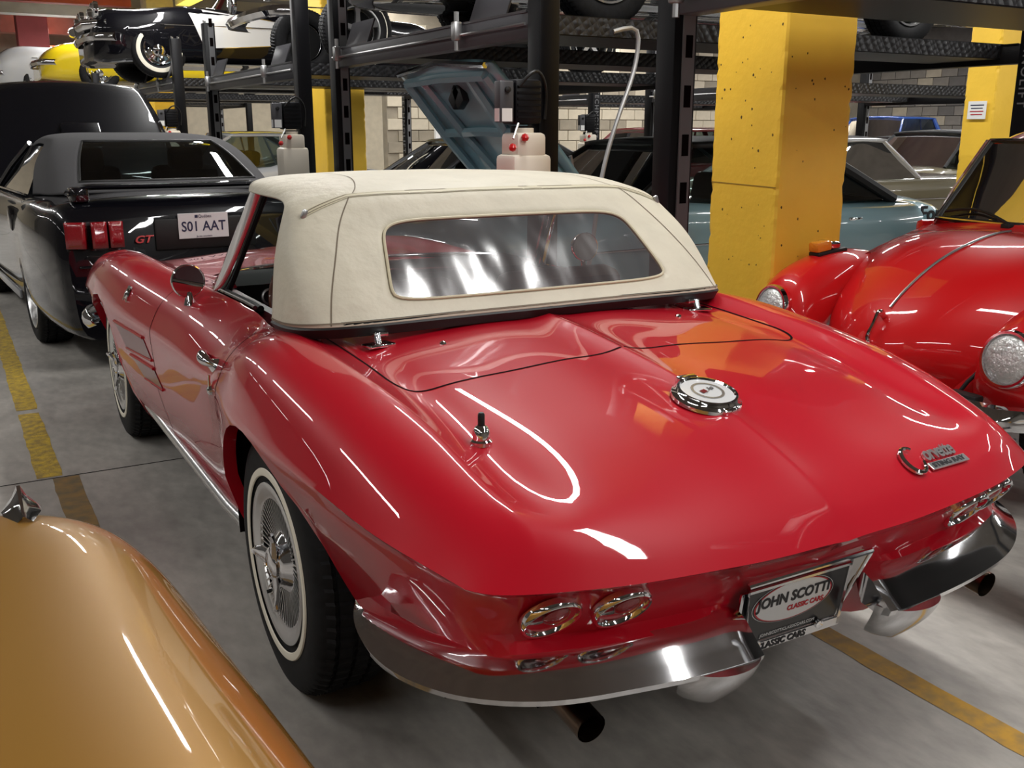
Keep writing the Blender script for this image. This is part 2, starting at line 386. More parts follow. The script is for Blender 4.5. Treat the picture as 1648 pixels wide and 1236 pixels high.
def make_wheel(parent, name, loc, R=.341, rb=.200, wdt=.20, ww=(.2235, .2445), style='knock', rot=0, side=-1, steer=0):
    """wheel as a part of a car: the tire carries the other pieces"""
    vs, fs = tire_mesh(R, rb, wdt)
    t = mesh_obj(name, vs, fs, 'rubber', parent, True, 40); t.location = loc
    t.rotation_euler = (rot, 0, 0 if side < 0 else PI)
    h = wdt / 2
    def prt(mb, nm, m, ang=35): return mb.build(nm, m, t, True, ang)
    if ww:
        q = MB(); xo = lambda r: h * (1.0 + .012) if r > rb + .02 else h * .96
        q.lathe([(ww[0], h * .985), (ww[0] + .002, h * 1.015), ((ww[0] + ww[1]) / 2, h * 1.03), (ww[1] - .002, h * 1.02), (ww[1], h * .985)], 96, XAX); prt(q, 'whitewall_band', 'whitewall')
    if style == 'knock':
        q = MB(); q.lathe([(rb + .008, h * .84), (rb + .007, h * .97), (rb - .004, h * 1.0), (rb - .014, h * .97), (rb - .024, h * .91), (rb - .030, h * .885), (rb - .036, h * .88), (rb - .038, h * .82)], 96, XAX); prt(q, 'rim_lip', 'alu')
        q = MB(); q.lathe([(rb - .03, h * .70), (.06, h * .50)], 48, XAX); prt(q, 'rim_back', 'intblack')
        q = MB()
        for i in range(54):
            a = 2 * PI * i / 54; ca, sa = math.cos(a), math.sin(a); r0, r1 = .070, rb - .034
            wv = .0021
            pts = []
            for r, x in ((r0, h * .76), (r1, h * .885), (r1, h * .84), (r0, h * .70)):
                for s_ in (-1, 1): pts.append((-x, r * ca - s_ * wv * sa, r * sa + s_ * wv * ca))
            q.add(pts, [(0, 1, 3, 2), (0, 2, 4, 6), (1, 7, 5, 3), (2, 3, 5, 4)])
        tag(q.build('rim_fins', 'alu', t, False), kind='stuff')
        q = MB(); q.lathe([(.082, h * .62), (.082, h * .74), (.074, h * .80), (.060, h * .93), (.050, h * 1.0), (.044, h * 1.01), (.030, h * 1.01), (0, h * 1.01)], 48, XAX); prt(q, 'hub_cone', 'chrome')
        q = MB(); q.lathe([(.044, h * .99), (.044, h * 1.08), (.038, h * 1.13), (.030, h * 1.15), (.029, h * 1.12), (.02, h * 1.15), (0, h * 1.17)], 32, XAX)
        prt(q, 'spinner_hub', 'chrome')
        for kk in range(3):
            a = PI / 2 + .35 + kk * 2 * PI / 3; q = MB()
            sec = []
            for r, x, wy in ((.028, 1.04, .024), (.06, 1.06, .022), (.09, 1.10, .019), (.112, 1.17, .013), (.118, 1.20, .006)):
                sec.append([(-(h * x + dz), r * math.cos(a) - wy * sgn * math.sin(a), r * math.sin(a) + wy * sgn * math.cos(a)) for sgn, dz in ((-1, 0), (-.5, .008), (.5, .008), (1, 0), (.5, -.006), (-.5, -.006), (-1, 0))])
            q.grid(sec); n0 = len(q.v); q.f.append(tuple(range(n0 - 7, n0 - 1))); prt(q, 'spinner_wing', 'chrome', 40)
        q = MB(); q.cyl((-h * .70, rb - .05, -.02), (-h * .98, rb - .045, -.02), .005, 8); v = prt(q, 'valve_stem', 'blacktrim'); v.rotation_euler = (-.9, 0, 0)
    elif style == 'five':
        q = MB(); q.lathe([(rb + .006, h * .82), (rb + .005, h * .95), (rb - .006, h * .96), (rb - .014, h * .80), (rb - .018, h * .35), (rb - .02, -h * .3)], 64, XAX); prt(q, 'rim_lip', 'alu')
        q = MB(); q.lathe([(rb - .02, -h * .2), (.0, -h * .2)], 32, XAX); prt(q, 'rim_back', 'intblack')
        q = MB(); q.lathe([(.055, h * .3), (.055, h * .72), (.03, h * .80), (0, h * .80)], 24, XAX); prt(q, 'hub_cap', 'alu')
        for kk in range(5):
            a = PI / 2 + kk * 2 * PI / 5; q = MB(); ca, sa = math.cos(a), math.sin(a); sec = []
            for r, x, wy in ((.03, .72, .034), (.09, .74, .026), (.14, .76, .024), (rb - .01, .84, .036)):
                sec.append([(-h * x + d, r * ca - wy * s_ * sa, r * sa + wy * s_ * ca) for s_, d in ((-1, .03), (-.8, 0), (.8, 0), (1, .03))])
            q.grid(sec); prt(q, 'spoke', 'alu')
    elif style == 'cap':
        q = MB(); q.lathe([(rb + .006, h * .82), (rb + .004, h * .95), (rb - .008, h * .97), (rb - .02, h * .84), (rb - .035, h * .78), (rb - .04, h * .84), (.10, h * .92), (.085, h * .84), (.07, h * .98), (.03, h * 1.1), (0, h * 1.12)], 64, XAX); prt(q, 'wheel_cover', 'chrome')
        for kk in range(8):
            a = 2 * PI * kk / 8; q = MB(); q.box((-h * .90, .125 * math.cos(a), .125 * math.sin(a)), (.012, .03, .016), Matrix.Rotation(a, 4, 'X'), .004); prt(q, 'cover_rib', 'chrome')
    return t

# ------------------------------------------------------------------ the red convertible
vette = thing('convertible_sports_car', 'shiny red classic convertible with cream soft top and round tail lamps, nearest and largest car', 'car')
# control net of the upper skin (half, x to the right) : columns from the centre line out to the waist crease
U = [
 [(0,-1.088,.640),(.15,-1.086,.643),(.33,-1.075,.648),(.50,-1.052,.652),(.58,-1.034,.655),(.645,-1.014,.656),(.69,-.995,.657),(.725,-.972,.658),(.748,-.945,.660)],
 [(0,-1.035,.690),(.15,-1.033,.692),(.33,-1.023,.696),(.49,-1.000,.7055),(.565,-.985,.712),(.63,-.965,.714),(.685,-.945,.703),(.735,-.918,.688),(.775,-.885,.674)],
 [(0,-.88,.762),(.15,-.88,.762),(.33,-.875,.757),(.49,-.86,.7545),(.567,-.85,.750),(.632,-.84,.766),(.70,-.82,.757),(.765,-.795,.725),(.814,-.765,.690)],
 [(0,-.62,.832),(.15,-.62,.829),(.33,-.62,.820),(.50,-.62,.8075),(.575,-.62,.799),(.645,-.62,.824),(.725,-.61,.812),(.795,-.605,.770),(.845,-.60,.708)],
 [(0,-.35,.871),(.15,-.35,.867),(.33,-.35,.859),(.50,-.35,.8485),(.58,-.35,.841),(.662,-.35,.867),(.745,-.35,.852),(.818,-.35,.800),(.862,-.35,.718)],
 [(0,-.05,.898),(.15,-.05,.894),(.33,-.05,.886),(.50,-.05,.872),(.59,-.05,.866),(.680,-.05,.893),(.757,-.05,.880),(.828,-.05,.825),(.866,-.05,.722)],
 [(0,.20,.900),(.15,.20,.897),(.33,.20,.890),(.50,.20,.880),(.60,.20,.874),(.686,.20,.893),(.757,.20,.873),(.820,.20,.818),(.855,.20,.722)],
 [(0,.36,.900),(.15,.36,.897),(.33,.36,.890),(.50,.36,.882),(.61,.36,.872),(.688,.36,.874),(.752,.36,.842),(.806,.36,.790),(.838,.36,.719)],
 [(0,.50,.900),(.15,.50,.897),(.33,.50,.892),(.50,.50,.888),(.62,.50,.884),(.668,.50,.872),(.728,.50,.832),(.784,.50,.778),(.824,.50,.715)],
 [(0,.90,.900),(.15,.90,.897),(.33,.90,.892),(.50,.90,.888),(.62,.90,.884),(.662,.90,.874),(.722,.90,.832),(.778,.90,.776),(.815,.90,.708)],
 [(0,1.30,.890),(.15,1.30,.886),(.33,1.30,.878),(.50,1.30,.868),(.60,1.30,.862),(.660,1.30,.866),(.726,1.30,.832),(.783,1.30,.776),(.820,1.30,.702)],
 [(0,1.80,.880),(.15,1.80,.874),(.33,1.80,.856),(.50,1.80,.838),(.58,1.80,.834),(.665,1.80,.862),(.742,1.80,.838),(.805,1.80,.780),(.842,1.80,.695)],
 [(0,2.40,.850),(.15,2.40,.845),(.33,2.40,.828),(.50,2.40,.812),(.575,2.40,.815),(.670,2.40,.862),(.760,2.40,.845),(.828,2.40,.782),(.862,2.40,.687)],
 [(0,2.90,.790),(.15,2.90,.786),(.33,2.90,.773),(.50,2.90,.760),(.565,2.90,.768),(.662,2.90,.828),(.758,2.90,.812),(.825,2.90,.745),(.858,2.90,.662)],
 [(0,3.25,.700),(.15,3.25,.698),(.33,3.25,.690),(.50,3.24,.688),(.56,3.235,.700),(.655,3.22,.748),(.745,3.20,.735),(.805,3.18,.688),(.838,3.16,.625)],
 [(0,3.46,.590),(.15,3.46,.590),(.33,3.455,.588),(.50,3.44,.586),(.56,3.43,.586),(.65,3.41,.588),(.72,3.395,.588),(.775,3.37,.588),(.805,3.34,.585)],
]
PU, PV = 6, 5
for k, r_ in enumerate(U):
    rise = (0, .004, .007, .008, .008, .007, .006)[k] if k < 7 else .004
    x1 = r_[1]; r_.insert(1, (.040, x1[1] if k > 1 else r_[0][1], (r_[0][2] + x1[2]) / 2 + .001)); r_[0] = (0, r_[0][1], r_[0][2] + rise)
GU = smooth_grid(U, PU, PV)             # [station][column][xyz]
Ua = np.array(U, float)
GS = np.concatenate([smooth_grid(Ua[:, :7], PU, PV), smooth_grid(Ua[:, 6:], PU, PV)[:, 1:]], axis=1)   # creased along the fender ridge
GU = GU * .12 + GS * .88
nS, nC = GU.shape[:2]
# row/column index of a control line in the dense grid
ri = lambda k: k * PU
ci = lambda k: k * PV
top_faces = [q for idx, q in enumerate(grid_faces(nS, nC)) if not (ri(6) + 3 <= idx // (nC - 1) < ri(9) + 3 and idx % (nC - 1) < ci(5) + 4)]
tv = GU.reshape(-1, 3).copy(); tv[:, 0] *= -1

# lower skin : follows the crease from the nose back to the corner, then along the lip to the centre
edge_side = GU[::-1, -1]                 # nose ... corner
edge_rear = GU[0, ::-1][1:]              # corner ... centre
ARCH = [(0.0, .34, .375, .362, 14), (2.489, .34, .375, .342, 14)]
def bottom_of(y):
    for (ya, za, ry, rz, ex) in ARCH:
        A = ry + .075
        if abs(y - ya) < A:
            th = PI * (.5 + .62 * (ya - y) / A / 1.0); th = min(max(th, -.12 * PI), 1.12 * PI if ya > 1 else .983 * PI)
            return ya - ry * math.cos(PI - th) * 1.0, za + rz * math.sin(th)
    zb = .235 if y > .3 else .36 if y < -.3 else .235
    if y > 2.8: zb = .30
    return (y - (.08 if y < -.40 else 0) * min(1, (-.40 - y) / .3) * -1), zb
def tuck(dz, y):
    lo = np.interp(dz, [0, .02, .10, .25, .38, .50], [0, -.004, .002, .012, .045, .09])
    re = np.interp(dz, [0, .02, .10, .145, .265, .36], [0, .0, .032, .055, .100, .135])
    k = min(1, max(0, (.05 - y) / .35))
    f = min(1, max(0, (y - 2.72) / .30)); fr = np.interp(dz, [0, .03, .12, .25, .40], [0, .012, .075, .15, .20])
    return (lo * (1 - k) + re * k) * (1 - f) + fr * f
TS = [0, .03, .10, .22, .36, .52, .68, .84, 1]
rows = []
rear_T = [1.0, .82, .0]
def tail_pts(x, yl, zl):
    """column of the tail panel under the lip at half-width x"""
    k = min(1, abs(x) / .74)
    prof = np.array([(0, 0), (.010, -.008), (.024, -.014), (.058, -.062), (.094, -.112), (.100, -.128), (.066, -.142), (.085, -.19), (.15, -.285)])
    deep = np.array([(0, 0), (.010, -.008), (.024, -.014), (.056, -.050), (.084, -.084), (.108, -.130), (.122, -.165), (.138, -.21), (.17, -.275)])
    corner = np.array([(0, 0), (.006, -.010), (.012, -.022), (.022, -.055), (.034, -.100), (.040, -.122), (.046, -.146), (.070, -.20), (.13, -.285)])
    m = min(1, max(0, (abs(x) - .185) / .06)); m = m * m * (3 - 2 * m); prof = deep * (1 - m) + prof * m
    m = min(1, max(0, (abs(x) - .645) / .10)); m = m * m * (3 - 2 * m); prof = prof * (1 - m) + corner * m
    return [(yl + a, zl + b) for a, b in prof]
nside = len(edge_side)
for i, p in enumerate(edge_side):
    xc, yc, zc = p
    yb, zb = bottom_of(yc)
    if yc < -.42: yb, zb = float(np.interp(yc, [-.80, -.42], [-.68, -.372])), .36
    col = []
    for t in TS:
        z = zc + (zb - zc) * t; y = yc + (yb - yc) * t
        col.append((xc - tuck(zc - z, y), y, z))
    f = min(1, max(0, (-.64 - yc) / .27)); f = f * f * (3 - 2 * f)     # blend into the tail column near the corner
    if f > 0:
        tp = tail_pts(xc, yc, zc); d = Vector((-.75, .66))
        col = [tuple(np.array(c) * (1 - f) + np.array((xc - (tp[j][0] - yc) * .75, yc + (tp[j][0] - yc) * .66, tp[j][1])) * f) for j, c in enumerate(col)]
    rows.append(col)
for i, p in enumerate(edge_rear):
    xc, yc, zc = p; tp = tail_pts(xc, yc, zc)
    k = xc / .748
    rows.append([(xc - (a - yc) * .75 * k ** 3, yc + (a - yc) * (1 - .34 * k ** 3), b) for (a, b) in tp])
rows = [r + [(r[-1][0] - (.035 if i < nside else .0), r[-1][1] + (0 if i < nside else .03), r[-1][2] + .004)] for i, r in enumerate(rows)]
R_ = np.array(rows); i0 = max(i for i, p in enumerate(edge_side) if p[1] > -.31); i1 = nside + max(i for i, p in enumerate(edge_rear) if p[0] > .63)
i2 = max(i for i, p in enumerate(edge_side) if p[1] > -.50); i3 = nside + max(i for i, p in enumerate(edge_rear) if p[0] > .60)
for _ in range(70): R_[i2:i3, 1:] = .5 * R_[i2:i3, 1:] + .25 * (R_[i2 - 1:i3 - 1, 1:] + R_[i2 + 1:i3 + 1, 1:])
for _ in range(10): R_[i0:i1, 1:] = .5 * R_[i0:i1, 1:] + .25 * (R_[i0 - 1:i1 - 1, 1:] + R_[i0 + 1:i1 + 1, 1:])
lv = R_.reshape(-1, 3).copy(); lv[:, 0] *= -1
low_faces = grid_faces(R_.shape[0], R_.shape[1])
bv = np.concatenate([tv, lv]); bf = top_faces + [tuple(i + len(tv) for i in q) for q in low_faces]
# split off the door skins : stations between the two door seams
dy0, dy1 = .375, 1.42
def in_door(q, v):
    c = np.mean([v[i] for i in q], axis=0)
    return dy0 < c[1] < dy1 and abs(c[0]) > .655 and c[2] > .262
door_f = [q for q in bf if in_door(q, bv)]; rest_f = [q for q in bf if not in_door(q, bv)]
V2, F2 = mirror_mesh(bv, rest_f)
body = mesh_obj('body_shell', V2, F2, 'red', vette); weld(body, 2e-4)
for sgn in (1, -1):
    dv = bv.copy(); dv[:, 0] *= sgn
    d = mesh_obj('door', dv, door_f if sgn > 0 else [q[::-1] for q in door_f], 'red', vette)
    bm = bmesh.new(); bm.from_mesh(d.data); bmesh.ops.delete(bm, geom=[v for v in bm.verts if not v.link_faces], context='VERTS'); bm.to_mesh(d.data); bm.free(); weld(d, 2e-4)
    if sgn > 0: door_l = d
    else: door_r = d
for o in (body, door_l, door_r): o.data.set_sharp_from_angle(angle=math.radians(50))
BV = bvh_of([body, door_l, door_r])
DOWN = (0, 0, -1)
def seam(pts, direction, name, wd=.006, m='blackgap', parent=None, n=None):
    if n: pts = curve(pts, n)
    P, N = drape(BV, pts, direction); return ribbon(name, P, N, wd, m, parent or vette)
# panel gaps : tonneau lid across the deck, its rounded corners and sides, door edges
lid = [(-.60, .16, 1), (-.60, 0, 1), (-.598, -.22, 1), (-.592, -.31, 1), (-.57, -.352, 1), (-.53, -.362, 1), (-.4, -.36, 1), (-.2, -.352, 1), (0, -.345, 1)]
lid = lid + [(-x, y, z) for x, y, z in lid[::-1][1:]]
seam(lid, DOWN, 'deck_lid_gap', .0065, n=160)
seam([(0, -.345, 1), (0, -.1, 1), (0, .1, 1)], DOWN, 'deck_centre_crease', .003, 'red', n=20)
for s_, d in ((-1, door_l), (1, door_r)):
    P, N = drape(BV, [(s_ * 1.2, dy0 + .002 + .035 * math.sin(max(0, (.62 - z) / .35) * 1.2), z) for z in np.linspace(.875, .27, 40)], (-s_, 0, 0)); ribbon('door_gap', P, N, .007, 'blackgap', vette)
    P, N = drape(BV, [(s_ * 1.2, dy1, z) for z in np.linspace(.85, .27, 40)], (-s_, 0, 0)); ribbon('door_gap', P, N, .005, 'blackgap', vette)
# wheel housings and dark underside
q = MB()
for ya in (0, 2.489):
    for s_ in (-1, 1):
        q.lathe([(.40, -.20), (.40, .095)], 32, Matrix.Translation((s_ * .70, ya, .34)) @ Matrix.Rotation(PI / 2 * s_, 4, 'Y'), a0=(PI - PI * .55 if s_ > 0 else -PI * .16), a1=(PI + PI * .16 if s_ > 0 else PI * .55))
        q.lathe([(.33, -.20), (0, -.20)], 32, Matrix.Translation((s_ * .70, ya, .34)) @ Matrix.Rotation(PI / 2 * s_, 4, 'Y'), a0=0, a1=2 * PI)
q.box((0, .9, .25), (1.25, 3.0, .04)); q.box((0, -.62, .37), (1.15, .55, .03)); q.box((0, 1.25, .42), (1.2, 1.5, .02))
q.build('underbody', 'blackgap', vette)
M['ventred'] = mat('shadowed_vent_red', (.16, .002, .005, 1), .35, coat=.6)  # flush patch colour, the shade of the vent recess is in the dark red
# front fender louvres behind the front wheel
for quadv in (((2.09, .622), (1.55, .644), (1.45, .575), (1.90, .540)), ((1.84, .524), (1.44, .545), (1.33, .488), (1.62, .470))):
    for s_ in (-1, 1):
        G = []
        for u in np.linspace(0, 1, 12):
            r = []
            for v in np.linspace(0, 1, 7):
                a_, b_, c_, d_ = quadv; y = (a_[0] * (1 - u) + b_[0] * u) * (1 - v) + (d_[0] * (1 - u) + c_[0] * u) * v; z = (a_[1] * (1 - u) + b_[1] * u) * (1 - v) + (d_[1] * (1 - u) + c_[1] * u) * v
                h = BV.ray_cast(Vector((s_ * 2, y, z)), Vector((-s_, 0, 0))); r.append(tuple(h[0] + Vector((s_ * .0025, 0, 0))))
            G.append(r)
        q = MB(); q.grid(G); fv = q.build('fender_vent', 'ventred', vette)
        q = MB(); q.tube([g[0] for g in G], .006, 6); q.build('vent_lip', 'red', fv)
        q = MB(); q.tube([g[-1] for g in G], .005, 6); q.build('vent_lip', 'red', fv)
# wheels
make_wheel(vette, 'wheel', (-.708, 0, .341), rot=.15)
make_wheel(vette, 'wheel', (-.712, 2.489, .341), rot=.5)
make_wheel(vette, 'wheel', (.708, 0, .341), side=1)
make_wheel(vette, 'wheel', (.712, 2.489, .341), side=1)
# rocker trims
for s_ in (-1, 1):
    q = MB(); q.tube([(s_ * .765, .42, .285), (s_ * .772, .6, .283), (s_ * .772, 1.9, .283), (s_ * .765, 2.06, .285)], .021, 12)
    q.build('rocker_trim', 'alu', vette)
    q = MB(); q.box((s_ * .745, 1.24, .272), (.05, 1.62, .05), None, .01); q.build('rocker_panel', 'blacktrim', vette)
# tail lamps
def tail_frame(x):
    """point and outward normal on the tail panel at height z"""
    def f(z):
        h = BV.ray_cast(Vector((x, -3, z)), Vector((0, 1, 0))); n = h[1] if h[1].y < 0 else -h[1]
        return h[0], n
    return f
for x in (-.597, -.468, .468, .597):
    p, n = tail_frame(x)(.585)
    n = Vector((n.x * .4, -.80, -.60)).normalized(); p = p + n * .001; MX = axis_mtx(p, n, (0, 0, 1))
    R0 = .0570
    q = MB(); q.lathe([(R0, -.006), (R0 + .0015, .004), (R0, .0105), (R0 - .003, .0135), (R0 - .0065, .0125), (R0 - .009, .007), (R0 - .010, -.006)], 48, MX); lamp = q.build('tail_lamp', 'chrome', vette)
    q = MB(); q.lathe([(R0 - .008, -.004), (.030, .0), (.0, .002)], 48, MX); q.build('lamp_lens', 'redlensd', lamp)
    q = MB(); q.lathe([(.026, -.004), (.026, .004), (.020, .009), (.010, .011), (0, .012)], 32, MX @ Matrix.Translation((0, -.012, 0))); q.build('lamp_reflector', 'redlens', lamp)
    pass
# rear bumpers : two blades that wrap round the corners and turn down beside the plate
def bumper(s_):
    # (x, y_top, z_top, y_bottom, z_bottom) outer end -> inner end, before the guard
    st = [(.815, -.600, .496, -.602, .492), (.838, -.68, .504, -.686, .478), (.832, -.76, .504, -.778, .462), (.795, -.845, .502, -.880, .450), (.73, -.905, .501, -.955, .440), (.64, -.945, .500, -1.012, .433), (.50, -.975, .500, -1.055, .430), (.36, -.998, .500, -1.080, .430), (.24, -1.008, .500, -1.090, .430), (.19, -1.01, .500, -1.090, .430), (.172, -1.012, .496, -1.085, .428)]
    secs = []
    for k, (x, yt, zt, yb, zb) in enumerate(st):
        wx = (.0, .045, .08, .085, .075, .05, .02)[k] if k < 7 else 0
        a = Vector((x - wx * .6, yt, zt)); b = Vector((x + wx * .25, yb, zb))
        inn = Vector((-1 if k < 3 else -.6 if k < 5 else 0, 1 if k > 1 else .1, 0)).normalized()
        m1 = a.lerp(b, .3) + Vector((0, 0, .006)); m2 = a.lerp(b, .7) + Vector((0, 0, .006)); lip = b + Vector((0, 0, -.012)) + inn * .004; c1 = b + inn * .03 + Vector((0, 0, -.020)); c2 = b + inn * .075 + Vector((0, 0, -.012))
        secs.append([tuple(p) for p in (a + inn * .03 + Vector((0, 0, -.004)), a, m1, m2, b, lip, c1, c2)])
    S = np.array(secs); S[:, :2, 2] += .012; S[:, 2:4, 2] += .016; S[:, 4:, 2] += .024; S[0, :, 2] = S[0, :, 2] * .25 + .505 * .75; S[0, :, 1] = -.600 + (S[0, :, 1] + .6) * .5; t = chord(S); S = nspline(t, S, np.linspace(0, t[-1], 60)); S[:, :, 0] *= s_
    sh_ = np.clip((.50 - np.abs(S[:, :, 0])) / .28, 0, 1); S[:, :, 0] -= .024 * sh_ * sh_ * (3 - 2 * sh_)
    q = MB(); q.grid([[tuple(p) for p in r] for r in S]); q.f.append(tuple(range(len(q.v) - 8, len(q.v)))); blade = q.build('bumper_half', 'chrome', vette, True, 50)
    # down-turned guard : half egg hanging from the inner end
    q = MB(); G = []
    for i in range(13):
        u = i / 12; zz = .452 - .104 * u; hw = .084 * math.sqrt(max(0, 1 - (u * .985) ** 2.6)) + .002
        xc = .252 + .0 * u; yc = -1.078 + .062 * u ** 1.6
        G.append([(s_ * (xc + hw * math.cos(a)) - .022, yc - .035 * (1 - .5 * u) * math.sin(a) + .03 * (1 - math.sin(a)), zz) for a in np.linspace(0, PI, 17)])
    q.grid(G); q.f.append(tuple(range(17))); q.build('bumper_guard', 'chrome2', vette, True, 60)
for s_ in (-1, 1): bumper(s_)
# license plate with its chrome recess frame
pm = axis_mtx((-.012, -.992, .490), (0, -1, -.30), (1, 0, 0))
fr = [(-.168, .072), (.168, .072), (.122, -.088), (-.122, -.088)]
q = MB(); q.tube([pm @ Vector((x, y, .004)) for x, y in fr], .0065, 8, closed=True); q.build('recess_frame', 'chrome', vette)
for s_ in (-1, 1):
    q = MB(); q.add([pm @ Vector(p) for p in ((s_ * .166, .07, .002), (s_ * .122, -.085, .002), (s_ * .112, -.085, -.024), (s_ * .140, .07, -.024))], [(0, 1, 2, 3)]); q.build('recess_side', 'chrome', vette)
pl = axis_mtx((-.030, -.984, .460), (0, -1, -.16), (1, 0, 0))
q = MB(); q.box((0, 0, 0), (.298, .148, .003)); q.v = [tuple(pl @ Vector(v)) for v in q.v]; plate = q.build('license_plate', 'plateblack', vette, False)
for R2, m_, dz in ((1.0, 'inkwhite', .0022), (.985, 'plateblack', .0026), (.95, 'inkred', .0030), (.915, 'platewhite', .0034)):
    q = MB(); q.v = [tuple(pl @ Vector((.112 * R2 * math.cos(a), .025 + .0485 * R2 * math.sin(a), dz))) for a in np.linspace(0, 2 * PI, 49)[:-1]]; q.f = [tuple(range(48))]
    q.build('plate_oval', m_, plate, False)
text_mesh('plate_lettering', 'JOHN SCOTTI', .034, 'ink', plate, pl @ Matrix.Translation((0, .034, .0042)), .0004, bold=.0012, xscale=.92)
text_mesh('plate_lettering', 'CLASSIC CARS', .0165, 'inkred', plate, pl @ Matrix.Translation((.036, .006, .0042)), .0004, bold=.0006, xscale=.95)
text_mesh('plate_lettering', 'JOHNSCOTTICLASSICCARS.COM', .0105, 'inkwhite', plate, pl @ Matrix.Translation((0, -.045, .0030)), .0004, xscale=.98)
q = MB()
q.box((0, -.068, .004), (.302, .020, .005)); q.box((-.148, 0, .004), (.008, .150, .005)); q.box((.147, 0, .004), (.008, .150, .005)); q.box((0, .073, .004), (.30, .006, .005))
q.v = [tuple(pl @ Vector(v)) for v in q.v]; pf = q.build('plate_frame', 'chrome2', vette, False)
text_mesh('frame_lettering', 'CLASSIC CARS', .021, 'ink', pf, pl @ Matrix.Translation((-.015, -.069, .0072)), .0004, bold=.0008)
for x in (-.09, .085):
    q = MB(); q.lathe([(.010, .004), (.010, .011), (.006, .013), (0, .013)], 12, pl @ Matrix.Translation((x, -.056, .002))); q.build('frame_tab', 'chrome', vette)
# exhaust outlets
for x, y, z in ((-.455, -.90, .275), (.675, -.945, .325)):
    q = MB(); a = Vector((x, y, z)); b = a + Vector((.0, .40, .05))
    q.tube([b, a.lerp(b, .3), a], .032, 20, caps=False); q.tube([a, a.lerp(b, .3)], .028, 20, caps=False); q.build('exhaust_tip', 'copper', vette)
# fuel filler lid
p, n = drape(BV, [(.02, -.668, 1)], DOWN); p, n = p[0], Vector((0, n[0].y, n[0].z)); p.x = -.004; cm = axis_mtx(p, n, (1, 0, 0)) @ Matrix.Diagonal((.73, .73, .9, 1))
q = MB(); q.lathe([(.110, -.004), (.108, .004), (.100, .010), (.098, .014), (.093, .020), (.086, .021), (.082, .016)], 64, cm); cap = q.build('fuel_lid', 'chrome', vette)
q = MB(); q.lathe([(.083, .016), (.050, .018), (.0, .019)], 48, cm); q.build('lid_face', 'platewhite', cap)
q = MB(); q.lathe([(.052, .0185), (.052, .0195), (.044, .0195), (.044, .019)], 48, cm); q.build('lid_ring', 'alu', cap)
q = MB(); q.box((0, .100, .010), (.072, .026, .022), None, .005); q.v = [tuple(cm @ Vector(v)) for v in q.v]; q.build('lid_hinge', 'chrome', cap)
q = MB(); q.box((.0, -.105, .004), (.05, .022, .014), None, .004); q.v = [tuple(cm @ Vector(v)) for v in q.v]; q.build('lid_catch', 'chrome', cap)
def flag(pts, name, m_): 
    k = MB(); k.v = [tuple(cm @ Vector((x, y, .0203))) for x, y in pts]; k.f = [tuple(range(len(pts)))]; return k.build(name, m_, cap, False)
flag([(-.030, .004), (-.008, .010), (-.004, -.006), (-.026, -.014)], 'lid_flag', 'maroon')
for i in range(3):
    for j in range(2):
        x, y = .006 + i * .008, .008 + j * .008 + i * .001 - (i % 2) * .004; flag([(x, y), (x + .006, y + .001), (x + .007, y - .005), (x + .001, y - .006)], 'lid_checker', 'ink')
flag([(-.022, -.018), (-.019, -.018), (.018, .006), (.016, .008)], 'lid_staff', 'alu')
# antenna base
p, n = drape(BV, [(-.549, -.631, 1)], DOWN); am = Matrix.Translation(p[0])
q = MB(); q.lathe([(.022, -.004), (.022, .004), (.018, .008), (.018, .024), (.012, .034), (.008, .036)], 24, am); ant = q.build('antenna_base', 'chrome', vette)
q = MB(); q.lathe([(.007, .034), (.007, .058), (.005, .062), (0, .062)], 16, am); q.build('antenna_mast', 'blacktrim', ant)
# script badge on the right of the deck
p, n = drape(BV, [(.345, -.990, 1)], DOWN); bm_ = axis_mtx(p[0], n[0], (1, .05, 0))
bd = text_mesh('script_badge', 'orvette', .052, 'alu', vette, bm_ @ Matrix.Translation((.034, .012, .004)), .003, bold=.0014, shear=.35, xscale=.72, space=.9)
q = MB(); q.tube([bm_ @ Vector((-.052 + .028 * math.cos(a) , .006 + .034 * math.sin(a) + .008 * math.cos(a), .006)) for a in np.linspace(.7, 2 * PI - .5, 30)], [.0035 + .003 * math.sin(PI * k / 29) for k in range(30)], 8); q.build('badge_initial', 'chrome', bd)
q = MB(); q.box((.040, -.020, .003), (.125, .020, .005), None, .001); q.v = [tuple(bm_ @ Vector(v)) for v in q.v]; q.build('badge_bar', 'alu', bd, False)
text_mesh('badge_lettering', 'STING RAY', .017, 'ink', bd, bm_ @ Matrix.Translation((.040, -.020, .0062)), .0003, bold=.0004, xscale=1.25)
# soft top pivot brackets and deck buttons
for s_ in (-1, 1):
    P, N = drape(BV, [(s_ * .515, -.018, 1)], DOWN); c = P[0]
    q = MB(); q.box(c + Vector((0, 0, .006)), (.075, .045, .008), s_ * -.2, .003); q.cyl(c + Vector((0, 0, .004)), c + Vector((0, .012, .032)), .010, 12); q.box(c + Vector((-s_ * .01, .02, .030)), (.04, .03, .012), 0, .003)
    q.build('deck_latch', 'chrome', vette)
    P, N = drape(BV, [(s_ * .375, -.10, 1)], DOWN); q = MB(); q.lathe([(.009, 0), (.008, .004), (.003, .007), (0, .007)], 16, axis_mtx(P[0], N[0])); q.build('deck_button', 'chrome', vette)
